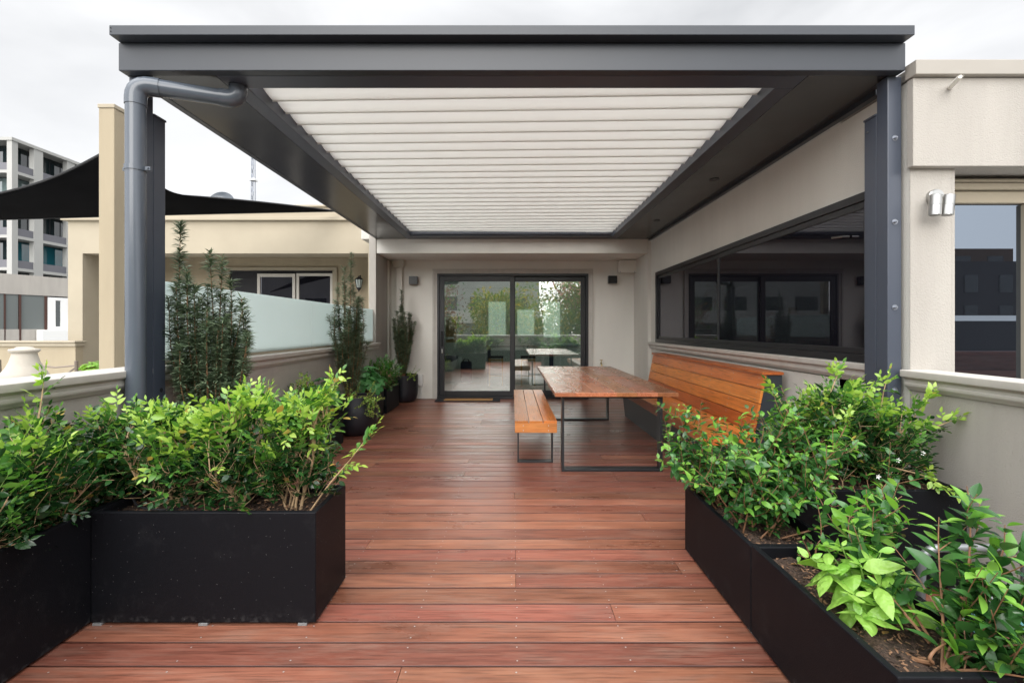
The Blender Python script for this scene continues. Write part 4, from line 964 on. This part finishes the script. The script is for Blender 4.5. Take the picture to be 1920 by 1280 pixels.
canes('tuft of small green creeper on the corner pot rim', [[(-1.86, 8.42, .46), (-1.80, 8.36, .50), (-1.74, 8.33, .50)], [(-1.9, 8.36, .46), (-1.84, 8.32, .51), (-1.8, 8.29, .50)]], 57, leaf=.025, sp=.012, shoots=.5, mats=[M['leaf_mid'], M['leaf_young']], rad=.003, name='creeper', cat='creeper', K=4)

# fallen leaves, irrigation pipe
tag(MB().tube([Vector(p) for p in catmull([(-2.03, 2.36, .50), (-1.97, 2.33, .527), (-1.90, 2.31, .528), (-1.82, 2.26, .485), (-1.68, 2.22, .482), (-1.58, 2.24, .483)], 6)], .005, 7).build('irrigation_hose', M['rubber'], smooth=True), 'thin black irrigation hose crossing between the two left planters', 'hose')
fl = []
for k, (x, y, z, lab) in enumerate(((-2.02, 2.12, .475, 'large dry orange brown leaf on the left planter soil'), (1.17, 1.95, .36, 'small pale dry leaf near the rear of the basil planter'), (1.14, 2.12, .348, 'small brown dry leaf on the soil of the spreading shrub planter'), (1.20, 1.50, .362, 'curled tan dry leaf on the soil beside the basil'))):
    o = leaves('fallen_leaf', [(x, y, z)], [(1, .3*k-.3, .1)], [(0, .3, 1)], [.10 if k == 0 else .035], [.05 if k == 0 else .018], [M['coir']], [0], None, K=6)
    tag(o, lab, 'leaf', 'dry fallen leaves')

# ---------------------------------------------------------------- grey tube frame with teal seat behind the right planters
o = thing('walking_frame', 'grey metal hoop frame with teal parts half hidden behind the corner plants', 'frame', (1.85, 1.75, 0))
fr_ = MB()
for (x0, x1, yy, zt) in ((1.64, 2.06, 1.86, .47), (1.68, 2.08, 1.64, .43)):
    fr_.tube([(x0-.01, yy, .0), (x0, yy, zt-.08)]+[tuple(v) for v in arc((x0, yy, zt), (0, 0, 1), (1, 0, 0), .08)]+[tuple(v) for v in arc((x1, yy, zt), (1, 0, 0), (0, 0, -1), .08)]+[(x1, yy, zt-.08), (x1+.01, yy, 0)], .016, 10)
fr_.build('tube_frame', mat('grey_tube', (.26, .27, .28), .4, metal=.6), o, smooth=True)
MB().box(1.62, 1.98, 1.66, 1.80, .255, .285).build('shelf', M['teal'], o, bevel=.008)
MB().tube([tuple(p) for p in catmull([(1.80, 1.35, .05), (1.80, 1.36, .30), (1.86, 1.4, .42), (1.95, 1.46, .36), (1.98, 1.5, .1)], 6)], .016, 10).build('handle', M['teal'], o, smooth=True)

# ---------------------------------------------------------------- neighbour terrace
NB = thing('neighbour_house', 'tan rendered neighbouring house front beyond the left wall', 'house', (-5.3, 9, 0))
MB().box(-7.96, -2.66, 8.6, 9.0, 2.733, 3.33).box(-8.23, -7.96, 8.6, 9.0, -.3, 3.33).box(-2.66, -2.63, 8.62, 9.0, 2.733, 3.33).build('beam', M['tan_light'], NB)
MB().box(-2.66, -2.50+.02-.15, 8.58, 8.62, 1.0, 3.35).build('end_column', M['tan_light'], NB)
MB().box(-8.3, -2.63, 8.52, 9.0, 3.333, 3.39).box(-8.3, -2.63, 8.56, 9.0, 3.39, 3.42).build('cornice', M['tan_light'], NB, bevel=.008)
MB().box(-8.2, -2.63, 8.64, 9.0, 3.42, 3.60).box(-8.25, -2.63, 8.60, 9.05, 3.60, 3.635).build('parapet', M['tan_light'], NB, bevel=.005)
MB().box(-8.0, -2.63, 9.0, 10.2, 2.85, 3.0).build('soffit', M['tan'], NB)
MB().box(-8.1, -7.96, 9.0, 10.2, -.3, 2.85).build('recess_side_wall', M['tan'], NB)
nbw = MB(); nbw.box(-7.96, -6.1, 10, 10.2, -.3, 2.85); nbw.box(-6.1, -3.80, 10, 10.2, 2.60, 2.85); nbw.box(-3.80, -2.6, 10, 10.2, -.3, 2.85); nbw.build('recess_wall', M['tan'], NB)
MB().box(-2.66, -2.625, 9.0, 10.0, -.3, 2.85).build('end_wall', M['tan'], NB)
MB().box(-6.15, -3.76, 9.96, 10.0, 2.59, 2.66).box(-3.86, -3.76, 9.96, 10.0, 0, 2.588).build('window_trim', M['tan_light'], NB, bevel=.008)
MB().box(-6.1, -3.86, 10.05, 10.08, 0, 2.59).build('dark_opening', M['rubber'], NB)
w_ = sash(WX(483, 10), WX(554, 10), 9.98, 10.02, .2, 2.52, .06, .07, .07).build('window', M['trim'], NB, bevel=.004)
MB().box(WX(489, 10), WX(548, 10), 10.0, 10.004, .25, 2.45).build('pane', M['dark_glass'], w_)
w_ = sash(WX(556, 10), WX(624, 10), 9.99, 10.03, .2, 2.53, .055, .06, .07).build('window', M['trim'], NB, bevel=.004)
MB().box(WX(561, 10), WX(619, 10), 10.01, 10.014, .25, 2.47).build('pane', M['dark_glass'], w_)
o = thing('wall_lantern', 'ornate black wall lantern on the tan neighbouring wall', 'lantern', (WX(672, 9.8), 10, WZ(530, 9.8)))
lx, lz = WX(672, 9.8), WZ(531, 9.8)
MB().lathe([(.0, .16), (.015, .15), (.02, .13), (.075, .10), (.085, .085), (.06, .08)], (lx, 9.83, lz), 8).build('cap', M['rubber'], o)
MB().lathe([(.045, -.10), (.055, -.09), (.05, -.10), (.03, -.13), (.012, -.15), (.012, -.17), (0, -.18)], (lx, 9.83, lz), 8).build('finial', M['rubber'], o)
MB().lathe([(.048, -.088), (.075, .078)], (lx, 9.83, lz), 8).build('glass', M['frost'], o)
lc = MB()
for k in range(8):
    a = 2*math.pi*k/8; lc.tube([(lx+.05*math.cos(a), 9.83+.05*math.sin(a), lz-.09), (lx+.08*math.cos(a), 9.83+.08*math.sin(a), lz+.08)], .006, 4)
lc.tube([(lx, 9.83, lz+.14), (lx, 9.93, lz+.18), (lx, 9.99, lz+.05)], .01, 6).build('cage', M['rubber'], o)
o = thing('boundary_wall', 'low tan terrace wall with moulded cap at the far left', 'wall', (-10, 8.5, 0))
MB().box(-14, -7.95, 8.45, 8.598, -.3, 1.02).build('wall', M['tan'], o)
MB().box(-14, -7.90, 8.38, 8.62, 1.085, 1.12).box(-14, -7.92, 8.41, 8.61, 1.02, 1.085).build('cap_moulding', M['tan_light'], o, bevel=.01)
o = thing('square_column', 'tall tan square column with cap in front of the shade sail', 'column', (-4.0, 4.7, 0))
MB().box(WX(185, 4.6), WX(214, 4.6), 4.6, 4.74, -.3, WZ(203, 4.6)).build('shaft', M['tan'], o, bevel=.006)
MB().box(WX(185, 4.6)-.008, WX(214, 4.6)+.008, 4.592, 4.748, WZ(203, 4.6)+.002, WZ(195, 4.6)).build('cap', M['tan_light'], o, bevel=.006)
# pedestal
o = thing('stone_pedestal', 'flared cream cast stone pedestal behind the left wall cap', 'pedestal', (WX(46, 2.9), 2.9, 0))
ppx, ppy = WX(46, 2.9), 2.9
def pz(py): return WZ(py, 2.9)
MB().lathe([(0.077, -.0), (0.077, pz(716)), (0.111, pz(712)), (0.111, pz(703)), (0.105, pz(698)), (0.087, pz(690)), (0.070, pz(678)), (0.060, pz(666)), (0.057, pz(662)), (0.062, pz(661)), (0.066, pz(659.5)), (0.057, pz(658))], (ppx, ppy, 0), 40).build('shaft', M['stone'], o, smooth=True)
MB().lathe([(0.057, pz(658.5)), (0.070, pz(659)), (0.073, pz(656)), (0.069, pz(654)), (0.046, pz(653)), (0.036, pz(650)), (0.000, pz(649.5))], (ppx, ppy, 0), 40).build('capital', M['stone'], o, smooth=True)
# metal chairs (neighbour)
def chair(x, y, label):
    c = thing('garden_chair', label, 'chair', (x, y, 0), 'bronze garden chairs')
    MB().box(x-.22, x+.22, y-.02, y+.42, .43, .46).build('seat', M['bronze'], c, bevel=.01)
    bk_ = MB(); bk_.tube([(x-.21, y, .46), (x-.21, y-.03, .80), (x-.225, y-.05, 1.0)], .016, 8); bk_.tube([(x+.21, y, .46), (x+.21, y-.03, .80), (x+.225, y-.05, 1.0)], .016, 8)
    bk_.tube([(x-.21, y-.04, .95), (x, y-.045, .93), (x+.21, y-.04, .95)], .009, 6); bk_.tube([(x-.21, y-.04, .93), (x, y-.03, .78), (x+.21, y, .62)], .008, 6); bk_.tube([(x+.21, y-.04, .93), (x, y-.03, .78), (x-.21, y, .62)], .008, 6)
    bk_.build('backrest', M['bronze'], c, smooth=True)
    for dx in (-.2, .2):
        for dy in (.0, .4): MB().tube([(x+dx, y+dy, 0), (x+dx, y+dy, .43)], .014, 8).build('leg', M['bronze'], c, smooth=True)
chair(WX(112, 5.0), 5.0, 'bronze metal garden chair right of the stone pedestal')
chair(WX(-30, 5.2), 5.2, 'bronze metal garden chair cut off by the left picture edge')
lobed('bright green potted plant behind the left wall beside the tan column', (WX(178, 6), 6.0, .80), (.16, .16, .14), 40, 61, 'basil', .10, 'plants on the neighbouring terrace')
lobed('low dark plant behind the left wall beside the tan column', (WX(158, 5.6), 5.6, .70), (.26, .16, .12), 50, 62, 'leaf_old', .07, 'plants on the neighbouring terrace')
for (x, y, l) in ((WX(178, 6), 6.0, 'tan tub under the bright green plant on the neighbouring terrace'), (WX(158, 5.6), 5.6, 'tan tub under the low dark plant on the neighbouring terrace')):
    o = tag(MB().lathe([(.16, 0), (.22, .55), (.22, .68), (.20, .68), (.19, .62), (0, .62)], (0, 0, 0), 24).build('plant_tub', M['tan'], smooth=True), l, 'pot', 'tan tubs'); o.location = (x, y, 0)

# shade sail: curved triangle
A = np.array([WX(634, 8.5), 8.5, WZ(396, 8.5)]); Bp = np.array([WX(245, 4.9), 4.9, WZ(258, 4.9)]); Cc = np.array([WX(-330, 5.2), 5.2, WZ(422, 5.2)]); Dd = np.array([-7.2, 7.9, 3.0])
def edge(a, b, k, ctr, s): p = a*(1-s)+b*s; return p+(ctr-p)*k*4*s*(1-s)
sv = MB(); nS = 22
ctr = (A+Bp+Cc)/3
vs = []; idx = {}
for i in range(nS+1):
    for j in range(nS+1-i):
        a, b_ = i/nS, j/nS; c_ = 1-a-b_
        p = A*a+Bp*b_+Cc*c_
        # pull edges inward (catenary) weighting by barycentrics
        p = p+(ctr-p)*(.85*4*(a*b_)*(1-c_)**2+.27*4*(b_*c_)*(1-a)**2+.06*4*(a*c_)*(1-b_)**2)
        p = p+np.array([0, 0, -.25*a*b_*c_*4])
        idx[i, j] = len(vs); vs.append(p)
fs = []
for i in range(nS):
    for j in range(nS-i):
        fs.append((idx[i, j], idx[i+1, j], idx[i, j+1]))
        if i+j < nS-1: fs.append((idx[i+1, j], idx[i+1, j+1], idx[i, j+1]))
sv.add(vs, fs); hem = []; hem.append([vs[idx[i, 0]] for i in range(nS+1)]); hem.append([vs[idx[0, j]] for j in range(nS+1)]); hem.append([vs[idx[i, nS-i]] for i in range(nS+1)])
so = thing('shade_sail', 'black shade sail stretched over the neighbouring terrace', 'shade sail', tuple(Bp))
fab = sv.build('fabric', M['sail'], so, smooth=True); sm = fab.modifiers.new('t', 'SOLIDIFY'); sm.thickness = .004
for h_ in hem: MB().tube(h_, .012, 5).build('hem', M['hem'], so, smooth=True)
MB().tube([A, A+np.array([.35, .15, .03])], .006, 6).tube([Bp, Bp+np.array([.10, -.18, .05])], .006, 6).build('cable', M['steel'], so)
# satellite dish and mast on the neighbour roof
o = thing('satellite_dish', 'dark grey satellite dish on the tan roof', 'satellite dish', (WX(414, 10), 10, 3.6))
c0 = Vector((WX(414, 10), 10, WZ(382, 10))); dn = Vector((.1, -1, .25)).normalized(); a1 = dn.orthogonal().normalized(); a2 = dn.cross(a1)
dv_ = MB(); vs = []; 
for i in range(7):
    for j in range(32):
        rr = .285*i/6; vs.append(c0+(a1*math.cos(j*math.pi/16)+a2*math.sin(j*math.pi/16))*rr-dn*(.07*(1-(i/6)**2)))
dv_.add(vs, [(i*32+j, i*32+(j+1) % 32, (i+1)*32+(j+1) % 32, (i+1)*32+j) for i in range(6) for j in range(32)])
dv_.build('dish', M['pipe'], o, smooth=True)
MB().tube([c0-Vector((0, 0, .26)), c0+dn*.30-Vector((0, 0, .12))], .012, 6).obox(c0+dn*.32-Vector((0, 0, .10)), (.03, 0, 0), (0, .05, 0), (0, 0, .03)).build('arm', M['pipe'], o)
MB().tube([(c0.x, 10.08, 3.0), (c0.x, 10.08, c0.z)], .02, 8).build('pole', M['zinc'], o)
o = thing('lattice_mast', 'slender white lattice mast rising above the tan roof', 'mast', (WX(475, 14), 14, 3))
lm = MB(); mx, mw = WX(475, 14), .055; z0, z1 = 3.0, WZ(215, 14)
for dx, dy in ((-mw, -mw), (mw, -mw), (mw, mw), (-mw, mw)): lm.tube([(mx+dx, 14+dy, z0), (mx+dx*.5, 14+dy*.5, z1)], .011, 5)
z = z0; k = 0
while z < z1-.2:
    f = 1-.5*(z-z0)/(z1-z0); g = 1 if k % 2 else -1
    lm.tube([(mx-g*mw*f, 14-mw*f, z), (mx+g*mw*f, 14-mw*f, z+.2)], .008, 4); lm.tube([(mx-mw*f, 14+g*mw*f, z), (mx-mw*f, 14-g*mw*f, z+.2)], .008, 4); z += .2; k += 1
lm.build('lattice', M['zinc'], o); MB().box(mx-.09, mx+.09, 13.9, 14.1, WZ(338, 14)-.02, WZ(338, 14)+.03).build('collar', M['white'], o)

# middle distance cream building, rotated face
O_ = Vector((-22.07, 20, 0)); ang = math.atan2(2.2, .87)
CB = thing('cream_building', 'low pale rendered building with grey frosted panels at the far left', 'building', O_, rotz=ang)
def uu(px):
    k = (px-CX)/F; return (k*O_.y-O_.x)/(math.cos(ang)-k*math.sin(ang))
MB().box(-12, 14, 0, 8, -7, 1.3).box(-12, 14, 0, 8, 2.84, 3.72).box(uu(128), 14, 0, 8, 1.3, 2.84).build('wall', M['stucco'], CB, world=False)
MB().box(-12, uu(128), .3, .4, 1.3, 2.84).build('recess', M['rubber'], CB, world=False)
for a, b_ in ((-60, -10), (-6, 8), (12, 35), (40, 84)):
    MB().box(uu(a), uu(b_), .04, .08, .5, 2.83).build('frosted_panel', mat('grey_panel', (.13, .145, .14), .35), CB, world=False)
MB().box(uu(8), uu(12)-.02, .0, .1, .5, 2.83).box(uu(36), uu(39.5), -.02, .1, .5, 2.83).box(uu(84), uu(88), -.02, .1, .5, 2.83).build('mullion', mat('rust', (.06, .025, .018), .7), CB, world=False)
a, b_ = uu(89), uu(127)
wf_ = sash(a, b_, -.03, .06, 1.28, 2.78, .28, .14, .14).build('window', M['white'], CB, world=False)
MB().box(a+.25, b_-.25, 0, .02, 1.4, 2.7).build('pane', M['far_glass'], wf_, world=False)
MB().box(uu(67), uu(128), -.5, -.04, .2, 1.27).build('white_box', M['white'], CB, world=False, bevel=.02)
# apartment tower
TW = thing('apartment_tower', 'pale concrete apartment tower with glass balconies at the far left', 'building', (-48.5, 45, 0))
tower_c = mat('tower_concrete', (.38, .38, .36), .8, var=(.3, .1)); tower_g = mat('tower_grey', (.13, .13, .145), .5)
tx, ty = -48.5, 45.0
core = MB().box(tx-20, tx-1.4, ty+1.4, ty+20, -7, 19.6); core.build('core', M['far_glass'], TW)
sl_ = MB(); fz = [4.1+3.15*k for k in range(-3, 6)]
for z in fz: sl_.box(tx-20, tx, ty, ty+20, z-.28, z)
sl_.box(tx-20.1, tx+.08, ty-.08, ty+20, 19.55, 19.85); sl_.build('floor_slab', tower_c, TW)
pl = MB()
for k in range(6):
    y0 = ty+[0, 2.1, 5.6, 9.2, 12.8, 16.4][k]; pl.box(tx-.5, tx-.002, y0+.002, y0+(.9 if k else .55), -7, 19.549)
for k in range(5):
    x0 = tx-[.55, 3.4, 7, 10.6, 14.2][k]; pl.box(x0, x0+.55-.003, ty+.002, ty+.5, -7, 19.549) if k else None
pl.build('pillar', tower_c, TW)
for z in fz[:-1]:
    if z < -1: continue
    b = MB().box(tx-19, tx-.6, ty+.1, ty+.16, z+.002, z+.75).box(tx-.16, tx-.1, ty+.6, ty+19, z+.002, z+.75); b.build('balcony_parapet', tower_g, TW)
gl_ = MB()
for z in fz[2:-1]:
    for k in range(16): gl_.box(tx-1.41, tx-1.38, ty+1.6+k*1.15, ty+1.68+k*1.15, z, z+2.85)
    for k in range(14): gl_.box(tx-2-k*1.15, tx-1.92-k*1.15, ty+1.37, ty+1.4, z, z+2.85)
gl_.build('window_frame', M['rubber'], TW)
for z in (fz[4],): MB().box(tx-1.37, tx-1.36, ty+1.5, ty+19, z, z+2.8).build('glazing', M['teal_glass'], TW)
MB().box(tx-1.37, tx-1.36, ty+1.5, ty+19, fz[6], fz[6]+2.8).box(tx-19, tx-1.5, ty+1.36, ty+1.37, fz[6], fz[6]+2.8).build('glazing', glassmat('pale_glass', .1, None, base=(.14, .19, .19)), TW)

# ---------------------------------------------------------------- things inside the room
def stool(x, y, lab):
    o = thing('bar_stool', lab, 'stool', (x, y, 0), 'bar stools')
    MB().box(x-.17, x+.17, y-.17, y+.17, .66, .70).build('seat', M['rubber'], o, bevel=.008)
    for dx in (-.15, .15):
        for dy in (-.15, .15): MB().box(x+dx-.015, x+dx+.015, y+dy-.015, y+dy+.015, .02, .66).build('leg', M['oak'], o)
    MB().box(x-.135, x+.135, y-.16, y-.14, .24, .265).box(x-.135, x+.135, y-.16, y-.14, .60, .64).build('stretcher', M['oak'], o)
stool(WX(930, 10.8), 10.8, 'oak bar stool behind the left glass door'); stool(WX(990, 10.8), 10.8, 'oak bar stool behind the right glass panel')
o = thing('bar_table', 'navy legged high table inside the glass doors', 'table', (0, 11.2, 0))
MB().box(-.62, 1.0, 10.95, 11.6, .90, .94).build('tabletop', M['cabinet_grey'], o)
for x in (-.58, .93):
    for y in (10.97, 11.55): MB().box(x, x+.05, y, y+.05, .02, .90).build('leg', M['navy'], o)
o = thing('kitchen_island', 'white kitchen island with grey top inside the room', 'kitchen island', (1.3, 12.3, 0))
MB().box(.6, 2.4, 12.0, 12.8, .02, .88).build('cabinet', M['cabinet'], o, bevel=.004); MB().box(.5, 2.5, 11.9, 12.9, .88, .93).build('worktop', M['cabinet_grey'], o, bevel=.004)
o = thing('shoe_cabinet', 'white low cabinet inside at the left of the doors', 'cabinet', (-1.5, 10.5, 0))
MB().box(-1.9, -1.30, 10.0, 12.0, .02, .62).build('cabinet', M['cabinet'], o, bevel=.005); MB().box(-1.9, -1.28, 9.98, 11.0, .622, .70).build('cushion', M['navy'], o, bevel=.02)
o = thing('backpack', 'navy backpack standing on the floor inside', 'backpack', (-1.12, 11.3, 0))
MB().box(-1.25, -.98, 11.2, 11.42, .02, .55).build('bag', M['navy'], o, bevel=.06, seg=4); MB().tube([(-1.2, 11.19, .5), (-1.15, 11.15, .6), (-1.05, 11.15, .6), (-1.02, 11.19, .5)], .012, 6).build('strap', M['rubber'], o)
o = thing('coat_shelf', 'shelves with hats and framed print on the left room wall', 'shelf', (-1.8, 10.8, 1))
MB().box(-2.3, -1.42, 10.3, 11.3, 1.62, 1.66).build('shelf_board', M['cabinet'], o); MB().box(-2.3, -1.42, 10.3, 11.3, 1.1, 1.14).build('shelf_board', M['cabinet'], o)
MB().lathe([(.17, 0), (.09, .02), (.085, .1), (.0, .12)], (-1.55, 10.5, 1.665), 16).lathe([(.17, 0), (.09, .02), (.085, .1), (.0, .12)], (-1.55, 10.5, 1.72), 16).build('hat', M['oak'], o, smooth=True)
MB().box(-1.62, -1.36, 11.35, 11.38, 1.0, 1.75).build('framed_print', M['oak'], o)

# ---------------------------------------------------------------- what stands behind the camera (seen in the glass)
t = thing('planter', 'black planter with shrub by the parapet behind the camera', 'planter', (0, 0, 0))
MB().box(-2.2, 2.2, -1.05, -.75, .012, .45).build('box', M['planter'], t)
murraya('hedge shrub in the planter behind the camera at left', [(-1.3, -.9, .45)], [((-1.5, -.9, .78), (.55, .16, .30)), ((-.8, -.9, .72), (.4, .15, .22))], 260, 71, young=.25, size=1.2, group='shrubs behind the camera')
murraya('hedge shrub in the planter behind the camera at right', [(1.0, -.9, .45)], [((.9, -.9, .72), (.7, .16, .26)), ((1.8, -.9, .78), (.4, .15, .30))], 260, 72, young=.15, size=1.2, group='shrubs behind the camera')
tag(MB().box(2.56, 12, -1.3, -1.22, -.01, .99).box(2.56, 12, -1.218, -1.2, .02, .24).box(2.56, 12, -1.218, -1.2, .25, .47).box(2.56, 12, -1.218, -1.2, .48, .70).box(2.56, 12, -1.218, -1.2, .71, .93).build('timber_screen', M['deck']), 'red timber boarded screen on the neighbouring right terrace', 'screen')
def tree(label, x, y, z0, h, rad, mats, n, seed, lf=.22):
    r = np.random.default_rng(seed); T_ = thing('tree', label, 'tree', (x, y, z0), 'street trees behind the camera')
    st = MB(); c = np.array([x, y, z0+h*.66]); P = []; D = []; Nn = []; L = []; mi = []
    st.tube([(x, y, z0), (x+.1, y, z0+h*.3), (x, y, z0+h*.7)], [.22, .16, .06], 8)
    cl_ = [c+np.array([r.normal(0, .5)*rad[0], r.normal(0, .5)*rad[1], r.normal(0, .45)*rad[2]]) for _ in range(26)]
    for q in cl_: st.tube([(x, y, z0+h*.35), (np.array([x, y, z0+h*.5])+q)/2, q], [.07, .04, .015], 5)
    for _ in range(n):
        q = cl_[r.integers(len(cl_))]; v = unit(r.normal(0, 1, 3)); p = q+v*np.array(rad)*.34*r.random()**.4
        P.append(p); D.append(v+r.normal(0, .5, 3)); Nn.append(UP+r.normal(0, .6, 3)); L.append(lf*r.uniform(.6, 1.3)); mi.append(r.integers(len(mats)))
    leaves('crown', P, D, Nn, L, np.array(L)*.45, mats, mi, T_, K=3); st.build('trunk', M['bark'], T_)
tree('large green street tree behind the camera', 3.0, -11, -7, 13.8, (6.2, 3, 3.0), [M['tree_a'], M['tree_a'], M['tree_b']], 22000, 81)
tree('green street tree with pink blossom behind the camera', 6.5, -10, -7, 13.8, (3, 2.5, 2.8), [M['tree_a'], M['tree_c'], M['tree_d']], 6000, 82)
tree('sparse bronze leaved tree behind the camera at left', -4.2, -8, -7, 13.6, (2.2, 2, 2.6), [M['tree_c'], M['tree_c'], M['leaf_mid']], 1800, 83, .2)
tree('small yellow tree behind the camera', -.9, -9, -7, 13.0, (2.2, 1.5, 2.4), [M['tree_b'], M['tree_a']], 6000, 84)
AB = thing('white_apartments', 'pale apartment block with balconies behind the camera', 'building', (-9, -24, -7))
MB().box(-24, 2.5, -34, -24.5, -7, 6.5).build('wall', M['concrete'], AB)
for z in (-4, -1, 2):
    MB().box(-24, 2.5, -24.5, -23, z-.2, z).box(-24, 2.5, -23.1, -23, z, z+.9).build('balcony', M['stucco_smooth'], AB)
    for k in range(8): MB().box(-23+k*3.2, -21+k*3.2, -24.48, -24.4, z, z+2.2).build('window', M['far_glass'], AB)
DB = thing('dark_building', 'dark clad apartment block behind the camera at right', 'building', (32, -26, -7))
MB().box(20, 46, -36, -26, -7, 5.95).build('wall', mat('dark_cladding', (.03, .03, .033), .6), DB)
for zz in (-.4, 1.7, 3.8):
    for k in range(9): MB().box(21.5+k*2.4, 22.4+k*2.4, -25.99, -25.9, zz, zz+1.2).build('window', M['far_glass'], DB)
BB = thing('brown_building', 'brown brick penthouse block behind the dark building', 'building', (30, -37, -7))
MB().box(34, 46.4, -46, -37, -7, 8.7).build('wall', mat('brown_brick', (.16, .09, .05), .8, var=(2, .3)), BB)
for k in range(4): MB().box(35+k*3, 36.4+k*3, -36.99, -36.9, 6.6, 8.0).build('window', M['far_glass'], BB)
tag(MB().extr([(-22, -3), (-22, 1.3), (-18, 2.0), (-14, 1.5), (-14, -3)], 14, 40, 'x').build('white_roof', M['white']), 'low white pitched roof behind the camera at right', 'roof')
tag(MB().box(4.5, 30, -5.2, -5, -3, 1.52).build('dark_parapet', mat('dark_grey_paint', (.06, .065, .07), .7)), 'dark grey parapet wall across the neighbouring right terrace', 'wall')
